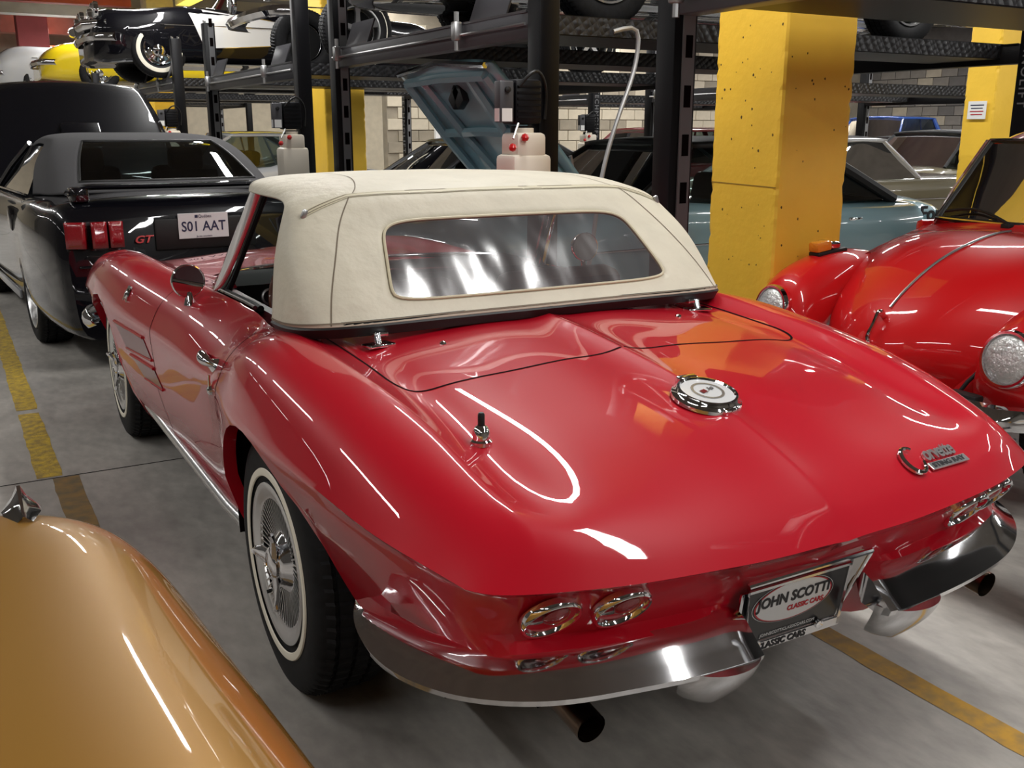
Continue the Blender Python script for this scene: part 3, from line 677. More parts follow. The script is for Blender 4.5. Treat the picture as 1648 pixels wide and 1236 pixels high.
# door handle and lock
def side_pt(y, z):
    h = BV.ray_cast(Vector((-2, y, z)), Vector((1, 0, 0))); return h[0], (h[1] if h[1].x < 0 else -h[1])
p0, n0 = side_pt(.63, .752); p1, n1 = side_pt(.50, .750)
q = MB()
q.tube(curve([p0 + n0 * .002, p0 + n0 * .022 + Vector((0, -.02, 0)), p0.lerp(p1, .5) + n0 * .034 + Vector((0, 0, .004)), p1 + n1 * .03, p1 + n1 * .012 + Vector((0, -.012, 0))], 18), [.006, .008, .009, .010, .010, .010, .011, .012, .013, .014, .015, .016, .017, .017, .016, .014, .012, .008], 12)
hd = q.build('door_handle', 'chrome', vette)
q = MB(); q.tube([p1 + n1 * .002, p1 + n1 * .02], [.022, .012], 16); q.build('handle_base', 'chrome', hd)
pk, nk = side_pt(.462, .690); q = MB(); q.lathe([(.014, 0), (.013, .008), (.008, .012), (0, .012)], 20, axis_mtx(pk, nk)); q.cyl(pk + nk * .005 + Vector((0, 0, .012)), pk + nk * .004 + Vector((0, 0, .045)), .0035, 8); q.build('door_lock', 'chrome', vette)
# crossed flags emblem on the front fender
pe, ne = side_pt(1.88, .763); q = MB(); em = axis_mtx(pe + ne * .003, ne, (0, -1, 0))
for a in (.7, -.7): q.box((math.sin(a) * .01, 0, 0), (.012, .075, .008), Matrix.Rotation(a, 4, 'Z'))
q.lathe([(.024, 0), (.018, .008), (0, .010)], 16)
q.v = [tuple(em @ Vector(v)) for v in q.v]; q.build('fender_emblem', 'chrome', vette)
# round mirrors on the doors
for s_, (mx_, my_, mz_) in ((-1, (-.735, 1.13, .905)), (1, (.80, 1.02, .945))):
    c = Vector((mx_, my_, mz_)); d = Vector((s_ * -.10, -1, .03)).normalized(); mm = axis_mtx(c, d)
    q = MB(); q.lathe([(0, -.042), (.03, -.040), (.050, -.028), (.0565, -.008), (.0575, .004), (.054, .007), (.0525, .004)], 40, mm); mir = q.build('door_mirror', 'chrome', vette)
    q = MB(); q.lathe([(.053, .0045), (0, .0045)], 40, mm); q.build('mirror_glass', mat('mirror_silver', (.8, .8, .8, 1), .03, metal=1) if s_ < 0 else bpy.data.materials['mirror_silver'], mir)
    P, N = drape(BV, [(mx_ + s_ * .0, my_ - .0, 1.3)], DOWN); b = P[0]
    q = MB(); q.tube([b, b.lerp(c, .5), c + Vector((0, .02, -.03))], [.020, .010, .009], 12); q.build('mirror_stem', 'chrome', mir)
# left front bumper end peeping past the nose
for s_ in (-1, 1):
    q = MB(); S = []
    for (x, y, hh) in ((.80, 3.20, .02), (.83, 3.30, .05), (.80, 3.42, .055), (.68, 3.52, .055), (.35, 3.60, .05)):
        S.append([(s_ * x, y, .43 + hh), (s_ * (x + .02), y + .015, .43 + hh * .5), (s_ * (x + .025), y + .02, .43), (s_ * (x + .02), y + .015, .43 - hh * .5), (s_ * x, y, .43 - hh)])
    q.grid([[tuple(p) for p in r] for r in nspline(chord(np.array(S)), np.array(S), np.linspace(0, chord(np.array(S))[-1], 20))]); q.build('front_bumper', 'chrome', vette)

# ---- windshield
def arc(pts, n): return [Vector(p) for p in curve(pts, n)]
base = [(-.635, 1.11, .872), (-.60, 1.26, .885), (-.45, 1.40, .892), (-.22, 1.455, .895), (0, 1.465, .896)]; base = base + [(-x, y, z) for x, y, z in base[::-1][1:]]
head = [(-.555, .86, 1.212), (-.52, .93, 1.222), (-.38, 1.00, 1.235), (-.19, 1.025, 1.243), (0, 1.03, 1.246)]; head = head + [(-x, y, z) for x, y, z in head[::-1][1:]]
B_, H_ = arc(base, 33), arc(head, 33)
q = MB(); q.grid([[tuple(b.lerp(h, t)) for b, h in zip(B_, H_)] for t in np.linspace(.01, .99, 8)]); q.build('windshield_glass', 'glass', vette)
for s_ in (0, -1):
    b, h = B_[s_], H_[s_]; sg = -1 if s_ == 0 else 1; fw = (B_[1] - B_[0]).normalized() if s_ == 0 else (B_[-2] - B_[-1]).normalized()
    q = MB(); rows_ = []
    for t in np.linspace(0, 1, 9):
        c = b.lerp(h, t); k = 1 - .25 * t
        rows_.append([tuple(c + fw * .035 * k), tuple(c + Vector((sg * .020, .004, 0)) + fw * .012 * k), tuple(c + Vector((sg * .026, -.016, 0))), tuple(c + Vector((sg * .010, -.036 * k, 0))), tuple(c + Vector((-sg * .012, -.046 * k, 0))), tuple(c + Vector((-sg * .014, -.01, 0))), tuple(c + fw * .035 * k)])
    q.grid(rows_); q.build('windshield_pillar', 'chrome', vette, True, 40)
    q = MB(); q.tube([b + Vector((-sg * .026, -.030, 0)), h + Vector((-sg * .024, -.026, 0))], .008, 8); q.build('pillar_seal', 'blacktrim', vette)
q = MB(); q.tube(H_, .014, 8); q.build('windshield_header', 'chrome', vette)
q = MB(); q.tube([p + Vector((0, .0, .002)) for p in B_], .011, 8); q.build('windshield_base', 'chrome', vette)
# door-top chrome edge
for s_ in (-1, 1):
    P, N = drape(BV, [(s_ * .655, y, 1) for y in np.linspace(1.16, .42, 24)], DOWN); q = MB(); q.tube([p + Vector((-s_ * .012, 0, .003)) for p in P], .0065, 8); q.build('door_top_trim', 'chrome', vette)
    q = MB(); q.tube([p + Vector((-s_ * .030, 0, -.002)) for p in P], .010, 8); q.build('window_seal', 'blacktrim', vette)

# ---- soft top
def cc(left): return left + [(-x, y, z) for x, y, z in left[::-1][1:]]
rowsT = [
 cc([(-.692, .300, .905), (-.694, .185, .910), (-.672, .085, .918), (-.605, .018, .925), (-.32, .004, .927), (0, 0, .928)]),
 cc([(-.682, .315, .960), (-.686, .205, .970), (-.662, .120, .980), (-.582, .070, .985), (-.31, .060, .985), (0, .056, .985)]),
 cc([(-.662, .345, 1.060), (-.664, .250, 1.075), (-.625, .190, 1.085), (-.530, .168, 1.088), (-.285, .160, 1.088), (0, .158, 1.088)]),
 cc([(-.632, .372, 1.150), (-.622, .310, 1.160), (-.570, .280, 1.170), (-.475, .266, 1.178), (-.26, .262, 1.180), (0, .260, 1.181)]),
 cc([(-.618, .385, 1.182), (-.598, .345, 1.194), (-.535, .322, 1.208), (-.440, .312, 1.218), (-.25, .308, 1.222), (0, .306, 1.224)]),
 cc([(-.604, .420, 1.198), (-.580, .395, 1.212), (-.510, .380, 1.230), (-.410, .372, 1.240), (-.24, .370, 1.244), (0, .368, 1.246)]),
 cc([(-.590, .64, 1.212), (-.558, .64, 1.238), (-.470, .64, 1.256), (-.36, .64, 1.264), (-.20, .64, 1.268), (0, .64, 1.269)]),
 cc([(-.584, .85, 1.214), (-.556, .90, 1.240), (-.466, .96, 1.254), (-.36, 1.00, 1.258), (-.19, 1.025, 1.262), (0, 1.03, 1.263)]),
]
CT = np.array(rowsT); tuT = chord(CT); tvT = chord(np.swapaxes(CT, 0, 1))
def ST(v, u):
    """soft top surface, v = row number 0..7, u = column number 0..10"""
    v = np.atleast_1d(v); u = np.atleast_1d(u)
    vv = np.interp(v, range(len(tuT)), tuT); uu = np.interp(u, range(len(tvT)), tvT)
    out = []
    for a, b in zip(vv, uu):
        r = nspline(tuT, CT, [a])[0]; out.append(nspline(tvT, r, [b])[0])
    return np.array(out)
def ST_grid(vs, us):
    vv = np.interp(vs, range(len(tuT)), tuT); uu = np.interp(us, range(len(tvT)), tvT)
    G = nspline(tuT, CT, vv); return np.swapaxes(nspline(tvT, np.swapaxes(G, 0, 1), uu), 0, 1)
us = np.linspace(0, 10, 101); u0, u1, v0, v1 = 3.0, 7.0, .0, 4.0
G = ST_grid(np.linspace(0, 7, 57), us)
fT = [q_ for k, q_ in enumerate(grid_faces(57, 101)) if not (30 <= k % 100 < 70 and k // 100 < 32)]
vT = [tuple(p) for p in G.reshape(-1, 3)]
# rear curtain ring round the window
per = []; nx, ny = 40, 32
per += [(u0 + (u1 - u0) * i / nx, v0) for i in range(nx)] + [(u1, v0 + (v1 - v0) * i / ny) for i in range(ny)] + [(u1 - (u1 - u0) * i / nx, v1) for i in range(nx)] + [(u0, v1 - (v1 - v0) * i / ny) for i in range(ny)]
wu0, wu1, wv0, wv1 = 3.22, 6.78, .72, 2.78
def win_pt(u, v):
    """project a border point of the patch on the rounded window outline"""
    cu, cv = (u0 + u1) / 2, (v0 + v1) / 2
    fu, fv = (u - cu) / ((u1 - u0) / 2), (v - cv) / ((v1 - v0) / 2)
    e = 7.0; s = (abs(fu) ** e + abs(fv) ** e) ** (-1 / e); fu *= s; fv *= s
    v_ = (wv0 + wv1) / 2 + fv * (wv1 - wv0) / 2; row = ST_grid([v_], us_w)[0]
    x_ = fu * np.interp(v_, [wv0, wv1], [.452, .392])
    return float(np.interp(x_, row[:, 0], us_w)), v_
us_w = np.linspace(2, 8, 121)
inner = [win_pt(*p) for p in per]; n0 = len(vT); K = 7; N_ = len(per)
for k in range(K):
    t = k / (K - 1); pts = np.array([(a[0] + (b[0] - a[0]) * t, a[1] + (b[1] - a[1]) * t) for a, b in zip(per, inner)])
    vT += [tuple(p) for p in ST(pts[:, 1], pts[:, 0])]
for k in range(K - 1):
    for i in range(N_): fT.append((n0 + k * N_ + i, n0 + k * N_ + (i + 1) % N_, n0 + (k + 1) * N_ + (i + 1) % N_, n0 + (k + 1) * N_ + i))
top = mesh_obj('soft_top', vT, fT, 'cream', vette); weld(top, 5e-4)
md = top.modifiers.new('cloth', 'SOLIDIFY'); md.thickness = .007; md.offset = -1
# window pane (rings towards the centre) and its bound edge
pv = []; pf_ = []; K2 = 9; cu, cv = (wu0 + wu1) / 2, (wv0 + wv1) / 2
for k in range(K2):
    t = k / K2; pts = np.array([(a + (cu - a) * t, b + (cv - b) * t) for a, b in inner]); pv += [tuple(p) for p in ST(pts[:, 1], pts[:, 0])]
for k in range(K2 - 1):
    for i in range(N_): pf_.append((k * N_ + i, k * N_ + (i + 1) % N_, (k + 1) * N_ + (i + 1) % N_, (k + 1) * N_ + i))
pf_.append(tuple((K2 - 1) * N_ + i for i in range(N_)))
pane = mesh_obj('rear_window', pv, pf_, 'plasticpane', top)
ip = np.array(inner); ring = ST(ip[:, 1], ip[:, 0])
q = MB(); q.tube([Vector(p) + Vector((0, -.002, .002)) for p in ring], .004, 6, closed=True); q.build('window_binding', 'creampipe', top)
# seams : rear bow welt with its end tab, quarter seams, roof seam
TBV = BVHTree.FromPolygons(vT, fT)
def top_line(name, vu, wd, m_, lift=.0012):
    pts = ST(np.array([a for a, b in vu]), np.array([b for a, b in vu])); e = 1e-3
    N = []
    for (a, b), p in zip(vu, pts):
        l, nn, ii, dd = TBV.find_nearest(Vector(p)); out = Vector(p) - Vector((0, .45, .95)); N.append(nn if nn.dot(out) > 0 else -nn)
    return ribbon(name, [Vector(p) for p in pts], N, wd, m_, top, lift)
lin = lambda a, b, n: list(np.linspace(a, b, n))
bow = [(3.35 + .9 * min(1, (u - 1.55) / 1.2) - .0, u) for u in np.linspace(1.55, 2.75, 18)] + [(4.25, u) for u in np.linspace(2.8, 7.2, 50)] + [(3.35 + .9 * min(1, (8.45 - u) / 1.2), u) for u in np.linspace(7.25, 8.45, 18)]
top_line('bow_welt', bow, .020, 'creampipe', .0016); top_line('bow_stitching', [(a + .13, b) for a, b in bow], .0035, 'seam', .002); top_line('bow_stitching', [(a - .10, b) for a, b in bow], .0028, 'seam', .002)
for u in (2.82, 7.18): top_line('quarter_seam', [(v, u) for v in lin(.02, 4.2, 40)], .0035, 'seam')
top_line('roof_seam', [(4.4 + 2.5 * t, 2.9 + .25 * t) for t in lin(0, 1, 20)], .003, 'seam'); top_line('roof_seam', [(4.4 + 2.5 * t, 7.1 - .25 * t) for t in lin(0, 1, 20)], .003, 'seam')
for u in (1.55, 8.45):
    p = Vector(ST([3.33], [u])[0]); q = MB(); q.box(p + Vector((0, -.004, .003)), (.014, .012, .026), Matrix.Rotation(.4 if u < 5 else -.4, 4, 'Y'), .003); q.build('welt_end', 'steel', top)
top_line('hem', [(.10, u) for u in lin(.03, 9.97, 160)], .004, 'seam', .0035)
# dark seal under the hem
ln = [Vector(p) for p in ST_grid([0], np.linspace(.0, 10, 80))[0]]
q = MB(); S = []
for p in ln:
    d = Vector((p.x, p.y - .35, 0)).normalized()
    S.append([tuple(p - d * .012 + Vector((0, 0, .01))), tuple(p + d * .004 - Vector((0, 0, .006))), tuple(p - d * .01 - Vector((0, 0, .03))), tuple(p - d * .05 - Vector((0, 0, .035)))])
q.grid(S); q.build('top_seal', 'blacktrim', top)
# header roll where the top meets the windshield
# ---- interior seen through the windows
q = MB(); q.box((0, .72, .50), (1.16, 1.28, .04)); q.box((0, .17, .66), (1.1, .05, .38)); q.box((-.60, .75, .70), (.03, 1.1, .34)); q.box((.60, .75, .70), (.03, 1.1, .34)); q.build('cockpit_tub', 'interior', vette, False)
q = MB(); q.box((0, .12, .85), (1.14, .28, .03), None, .01); q.build('rear_shelf', 'interior', vette)
for x in (-.30, .30):
    q = MB(); q.box((x, .72, .56), (.46, .48, .13), None, .05); st = q.build('seat_cushion', 'interior', vette)
    q = MB(); q.box((x, .46, .74), (.46, .13, .46), Matrix.Rotation(.22, 4, 'X'), .055); q.build('seat_back', 'interior', st)
dash = [[(x, y, z) for (y, z) in ((1.46, .87), (1.30, .905), (1.18, .905), (1.10, .88), (1.10, .80), (1.16, .70))] for x in np.linspace(-.58, .58, 9)]
q = MB(); q.grid(dash); ds = q.build('dashboard', 'intblack', vette)
for x, r in ((-.36, .075), (-.20, .075), (-.47, .03), (-.09, .03)):
    q = MB(); q.lathe([(r, 0), (r, .012), (r - .006, .014), (r - .008, .006)], 32, axis_mtx((x, 1.098, .835), (0, -1, .12))); q.build('gauge_ring', 'steel', ds)
    q = MB(); q.lathe([(r - .008, .004), (0, .004)], 32, axis_mtx((x, 1.098, .835), (0, -1, .12))); q.build('gauge_face', 'plateblack', ds)
swm = axis_mtx((-.32, .905, .835), (0, -.93, .37))
q = MB(); q.tube([swm @ Vector((.195 * math.cos(a), .195 * math.sin(a), 0)) for a in np.linspace(0, 2 * PI, 49)[:-1]], .012, 10, closed=True); sw = q.build('steering_wheel', mat('wheel_wood', (.09, .03, .018, 1), .25, coat=1), vette)
for a in (PI / 2 * 3, .15, PI - .15):
    q = MB(); q.box((.1 * math.cos(a), .1 * math.sin(a), 0), (.19, .03, .005), a); q.v = [tuple(swm @ Vector(v)) for v in q.v]; q.build('wheel_spoke', 'steel', sw)
q = MB(); q.lathe([(.045, -.01), (.04, .015), (0, .02)], 24, swm); q.build('horn_button', 'intblack', sw)
q = MB(); q.box((0, .97, 1.165), (.21, .02, .055), None, .009); q.cyl((0, .97, 1.19), (0, 1.02, 1.24), .006, 8); q.build('inner_mirror', 'intblack', vette)
# ------------------------------------------------------------------ floor markings, pillars, walls, ceiling
def strip(name, x0, x1, y0, y1, label, wav=.004):
    r = random.Random(int(abs(x0) * 1000 + abs(y0) * 10)); n = max(2, int(abs(y1 - y0) / .08)); q = MB(); L = []
    for i in range(n + 1):
        y = y0 + (y1 - y0) * i / n; L.append([(x0 + r.uniform(-wav, wav), y, .0012), (x1 + r.uniform(-wav, wav), y, .0012)])
    q.grid(L); return tag(q.build(name, 'yellowline', None, False), kind='structure')
strip('trim_1', -1.225, -1.125, 3.20, 9.0, ''); strip('trim_2', -1.225, -1.125, 2.03, 3.12, '')
f2 = strip('trim_3', -1.17, -1.07, -3.2, 2.0, ''); f2.data.materials[0] = mat('worn_floor_line', srgb(142, 112, 62), .55, noise=.35, nscale=18, col2=srgb(108, 94, 68))
f3 = strip('trim_4', .585, .665, -6.0, 2.6, ''); f3.data.materials[0] = mat('ochre_floor_line', srgb(198, 150, 52), .55, noise=.3, nscale=22, col2=srgb(160, 128, 70))
for i, (a, b) in enumerate((((-9, 2.01), (16.5, 2.01)), ((-9, -3.0), (16.5, -3.0)), ((-2.2, -8), (-2.2, 27)))):
    a, b = Vector((*a, .0008)), Vector((*b, .0008)); d = (b - a).normalized().cross(Vector((0, 0, 1))) * .004
    tag(mesh_obj('trim_%d' % (5 + i), [a - d, b - d, b + d, a + d], [(0, 1, 2, 3)], 'blackgap', None, False), kind='structure')

def pillar(x0, x1, y0, y1, label, chips=0, top=CEIL + .45, group=None):
    r = random.Random(5); e, b_ = .030, .010
    ring = []
    for (cx, cy, ux, uy) in ((x0, y0, 1, 1), (x1, y0, -1, 1), (x1, y1, -1, -1), (x0, y1, 1, -1)):
        pts = [((cx, cy + uy * e), 0), ((cx, cy + uy * b_), 1), ((cx + ux * b_, cy), 1), ((cx + ux * e, cy), 0)]
        ring += [(p, k, ux, uy) for p, k in (pts if ux * uy > 0 else pts[::-1])]
    vs = []; fs = []; n = len(ring); nz = 150
    for i in range(nz + 1):
        z = top * i / nz; kn = [r.uniform(0, .004) + (r.uniform(.003, .008) if r.random() < .08 else 0) for _ in range(4)]
        for j, ((x, y), k, ux, uy) in enumerate(ring): d = kn[j // 4] * k; vs.append((x + ux * d * .7, y + uy * d * .7, z))
    for i in range(nz):
        for j in range(n): fs.append((i * n + j, i * n + (j + 1) % n, (i + 1) * n + (j + 1) % n, (i + 1) * n + j))
    me = bpy.data.meshes.new('pillar'); me.from_pydata(vs, [], fs); me.materials.append(M['yellow'])
    o = bpy.data.objects.new('concrete_pillar', me); COL.objects.link(o); tag(o, label, 'pillar', group)
    return o
p1 = pillar(1.958, 2.408, 1.15, 1.622, 'large yellow painted concrete pillar with chipped edges, between the red convertible and the red beetle')
# pock marks and the formwork joint
q = MB(); r = random.Random(3)
for i in range(60):
    left = r.random() < .5; z = r.choice([r.uniform(1.2, 2.0), r.uniform(.75, 1.1), r.uniform(1.35, 1.75)]); s_ = r.uniform(.002, .006); a = r.uniform(0, 3)
    pts = [(s_ * math.cos(t) * r.uniform(.7, 1.3), s_ * 1.2 * math.sin(t) * r.uniform(.7, 1.3)) for t in np.linspace(0, 2 * PI, 8)[:-1]]
    if left: c = r.uniform(1.18, 1.60); vs = [(1.9575, c + u, z + v) for u, v in pts]
    else: c = r.uniform(1.98, 2.39); vs = [(c + u, 1.1495, z + v) for u, v in pts]
    q.add(vs, [tuple(range(len(vs)))])
tag(q.build('pock_marks', mat('pock_shadow', (.10, .06, .012, 1), .9), p1, False), kind='stuff')
q = MB(); q.box((1.9575, 1.386, 1.145), (.002, .45, .004), Matrix.Rotation(.02, 4, 'X')); q.build('formwork_joint', mat('joint_shadow', (.35, .22, .03, 1), .8), p1, False)
pillar(2.45, 2.93, 8.75, 9.35, 'yellow concrete pillar far behind the second tall black post from the left')
pillar(2.45, 2.95, 18.7, 19.3, 'most distant yellow pillar, seen beside the raised black hood', top=2.4)
p4 = pillar(7.05, 7.40, 3.66, 3.98, 'yellow pillar with a white paper notice, behind the beetle roof')
q = MB(); q.box((7.035, 3.82, 1.58), (.006, .19, .16)); nt_ = q.build('paper_notice', 'paper', p4, False)
for k in range(4): q = MB(); q.box((7.031, 3.82, 1.625 - .028 * k), (.002, .14 - .02 * (k % 2), .008)); q.build('notice_line', 'inkblue' if k < 2 else 'inkred', nt_, False)

M['greyblock2'] = mat('light_grey_block', srgb(160, 150, 132), .85, noise=.2, nscale=5); M['greyblock3'] = mat('dark_grey_block', srgb(96, 92, 88), .85, noise=.2, nscale=5)
# walls of block
tag(quad('wall_back', [(X0, Y1, 0), (X1, Y1, 0), (X1, Y1, CEIL + .5), (X0, Y1, CEIL + .5)], 'beige'))
tag(quad('wall_right', [(X1, Y1, 0), (X1, Y0, 0), (X1, Y0, CEIL + .5), (X1, Y1, CEIL + .5)], 'greyblock'))
tag(quad('wall_left', [(X0, Y0, 0), (X0, Y1, 0), (X0, Y1, CEIL + .5), (X0, Y0, CEIL + .5)], 'greyblock3'))
tag(quad('wall_front', [(X1, Y0, 0), (X0, Y0, 0), (X0, Y0, CEIL + .5), (X1, Y0, CEIL + .5)], 'greyblock'))
def blocks(wall, origin, ux, n, rows, m, seed, z0=.0, bw=.40, bh=.2, keep=1):
    r = random.Random(seed); bx = MB(); bx.box((0, 0, 0), (bw - .014, .03, bh - .014), None, .004)
    base = None; k = 0; mats = m; cache = {}
    for j in range(rows):
        for i in range(n):
            if k >= 300: return
            mm = r.choice(mats)
            if mm not in cache:
                o = bx.build('block', mm, wall, False); cache[mm] = o.data
            else:
                o = bpy.data.objects.new('block', cache[mm]); COL.objects.link(o); o.parent = wall
            p = Vector(origin) + Vector(ux) * (bw * (i + (.5 if j % 2 else 0))) + Vector((0, 0, z0 + bh * (j + .5)))
            o.location = p + Vector((0, r.uniform(-.003, .003), 0)) ; o.rotation_euler = (0, 0, math.atan2(ux[1], ux[0])); k += 1
# inner block walls that close the hall behind the parked rows
wr = MB(); wr.box((17.6, 5.0, 2.1), (.2, 24.0, 4.2)); wr = tag(wr.build('wall_right_inner', 'greyblock3', None, False), kind='structure')
blocks(wr, (17.485, 15.5, 0), (0, -1, 0), 25, 12, ['greyblock', 'greyblock', 'greyblock3', 'greyblock', 'greyblock2'], 4, z0=.7)
wb = MB(); wb.box((11.6, 14.6, 2.1), (12.0, .2, 4.2)); wb = tag(wb.build('wall_back_inner', 'greyblock2', None, False), kind='structure')
blocks(wb, (5.8, 14.485, 0), (1, 0, 0), 22, 13, ['beige', 'beige', 'greyblock2'], 9, z0=.6)
dr = thing('exit_door', 'pale framed grey door in the block wall far behind the slotted post', 'door', (7.05, 14.44, 0))
q = MB()
for x in (-.5, .5): q.box((x, 0, 1.05), (.09, .06, 2.1))
q.box((0, 0, 2.14), (1.09, .06, .09)); q.build('door_frame', 'paper', dr, False)
q = MB(); q.box((0, .01, 1.05), (.92, .04, 2.08)); lf = q.build('door_leaf', 'greypaint', dr, False)
q = MB(); q.lathe([(.03, 0), (.03, .05), (0, .05)], 12, axis_mtx((.36, -.01, 1.0), (0, -1, 0))); q.build('door_knob', 'chrome', lf)
# ceiling beams
k = 0
for yy in (11.0, 16.0, 21.0, 25.5):
    q = MB(); q.box((3.5, yy, CEIL + .22), (25, .45, .5)); k += 1; tag(q.build('trim_%d' % (20 + k), 'concrete', None, False), kind='structure')
for yy, x0, x1 in ((13.6, -9, 2.2), (19.0, -9, 2.2)):
    q = MB(); q.box(((x0 + x1) / 2, yy, CEIL + .15), (x1 - x0, .3, .30)); k += 1; tag(q.build('trim_%d' % (20 + k), 'pink', None, False), kind='structure')
pk = MB(); pk.box((.75, 22.85, 2.1), (.62, .55, 4.2), None, .01); tag(pk.build('dusty_red_column', 'pink', None, False), 'dusty red concrete column behind the cars on the far upper lifts', 'column')
pk = MB(); pk.box((2.7, 19.0, 3.3), (.5, .6, 1.8), None, .01); tag(pk.build('grey_concrete_column', 'beige', None, False), 'bare concrete upper column rising above the two tone lifted car', 'column')
# one lamp in view, far away above the two tone car
def fixture(x, y, ln, label):
    t = thing('ceiling_lamp', label, 'lamp', (x, y, CEIL))
    q = MB(); q.box((0, 0, -.02), (.26, ln + .1, .10), None, .01); q.build('lamp_housing', 'fixture', t)
fixture(2.9, 16.4, 2.4, 'bright ceiling lamp glowing above the lifted cars at upper left')
ld = bpy.data.lights.new('tube_light', 'AREA'); ld.shape = 'RECTANGLE'; ld.size = .2; ld.size_y = 2.4; ld.energy = 60; lo = bpy.data.objects.new('tube_light', ld); COL.objects.link(lo); lo.location = (2.9, 16.4, CEIL - .08)

# ------------------------------------------------------------------ four-post parking lifts
def post_part(parent, x, y, h, slots, facing, letters=False, sz=.115):
    """black square post ; the slotted ladder faces the other post of its pair"""
    q = MB(); q.box((x, y, h / 2), (sz, sz, h), None, .006); q.box((x, y, .01), (.26, .26, .02)); o = q.build('post', 'powder', parent, True, 30)
    if slots:
        yy = y + facing * (sz / 2 + .004)
        q = MB(); q.box((x + .012, yy, h / 2), (.058, .008, h - .06)); q.build('ladder_strip', 'ladder', o, False)
        q = MB(); k = int(h / .19)
        for i in range(k): q.box((x + .012, yy + facing * .0045, .2 + .19 * i), (.034, .002, .085))
        tag(q.build('ladder_slots', 'blackgap', o, False), kind='stuff')
    q = MB()
    for dx in (-.035, .035):
        q.cyl((x + dx, y - .03, h), (x + dx, y - .03, h + .018), .010, 8); q.cyl((x + dx, y + .03, h), (x + dx, y + .03, h + .03), .007, 8)
    tag(q.build('cap_bolts', 'steel', o), kind='stuff')
    if letters:
        f, s_ = letters[:2]; lsz = letters[2] if len(letters) > 2 else .085
        mtx = axis_mtx((x - sz / 2 - .001, y, s_), (-1, 0, 0), (0, 0, -1)) if f == 'x' else axis_mtx((x, y - sz / 2 - .001, s_), (0, -1, 0), (0, 0, -1))
        text_mesh('post_lettering', 'TECHNOLIFT', lsz, 'inkgrey', o, mtx, .0005, bold=.001, space=1.25)
    return o
M['inkgrey'] = mat('grey_lettering', srgb(128, 128, 130), .5)
def power_unit(parent, x, y, z, sc=1.0):
    """motor with pump, lever, oil tank and hoses on the outside of a post"""
    q = MB(); q.box((x, y, z + .24), (.15, .15, .21), None, .02); q.tube([(x, y, z + .13), (x, y, z + .06)], .055, 16)
    for k in range(6): q.box((x, y - .076, z + .17 + .028 * k), (.13, .006, .010))
    u = q.build('power_unit', 'powder', parent)
    q = MB(); q.box((x - .12, y - .04, z + .24), (.075, .06, .19), None, .006); sw_ = q.build('switch_box', 'powder2', u)
    q = MB(); q.box((x - .158, y - .04, z + .18), (.002, .045, .06)); q.box((x - .12, y - .071, z + .18), (.055, .002, .06)); q.build('rating_label', 'paper', u, False)
    q = MB(); q.lathe([(.014, 0), (.014, .015), (0, .018)], 12, axis_mtx((x - .12, y - .07, z + .295), (0, -1, 0))); q.build('push_button', 'blacktrim', u)
    q = MB(); q.box((x, y - .02, z + .03), (.165, .17, .135), None, .022); q.box((x, y - .02, z - .13), (.215, .19, .25), None, .022); q.tube([(x, y - .02, z + .06), (x, y - .02, z + .12)], .05, 16); q.build('oil_tank', 'plastic', u)
    q = MB(); q.tube([(x - .07, y - .09, z + .14), (x - .12, y - .13, z + .07)], .006, 8); lv = q.build('release_lever', 'steel', u)
    for p in ((x - .125, y - .133, z + .03), (x - .05, y - .12, z + .075)):
        q = MB(); bmk = [(0, -.02), (.014, -.014), (.02, 0), (.014, .014), (0, .02)]; q.lathe(bmk, 12, Matrix.Translation(p)); q.build('red_knob', 'redplastic', u)
    q = MB(); q.tube(curve([(x - .06, y - .08, z + .31), (x + .02, y - .10, z + .38), (x + .09, y - .06, z + .34), (x + .10, y - .05, z + .16)], 16), .008, 8); q.build('hydraulic_hose', 'blacktrim', u)
    return u
def runway(parent, x0, x1, y, wd, z, th=.10):
    q = MB(); q.box(((x0 + x1) / 2, y, z + th / 2), (x1 - x0, wd, th)); o = q.build('runway', 'powder', parent, False)
    for s_ in (-1, 1):
        q = MB(); q.box(((x0 + x1) / 2, y + s_ * (wd / 2 + .004), z + th / 2), (x1 - x0, .006, th - .01)); q.build('tread_plate_side', 'tread', o, False)
    return o
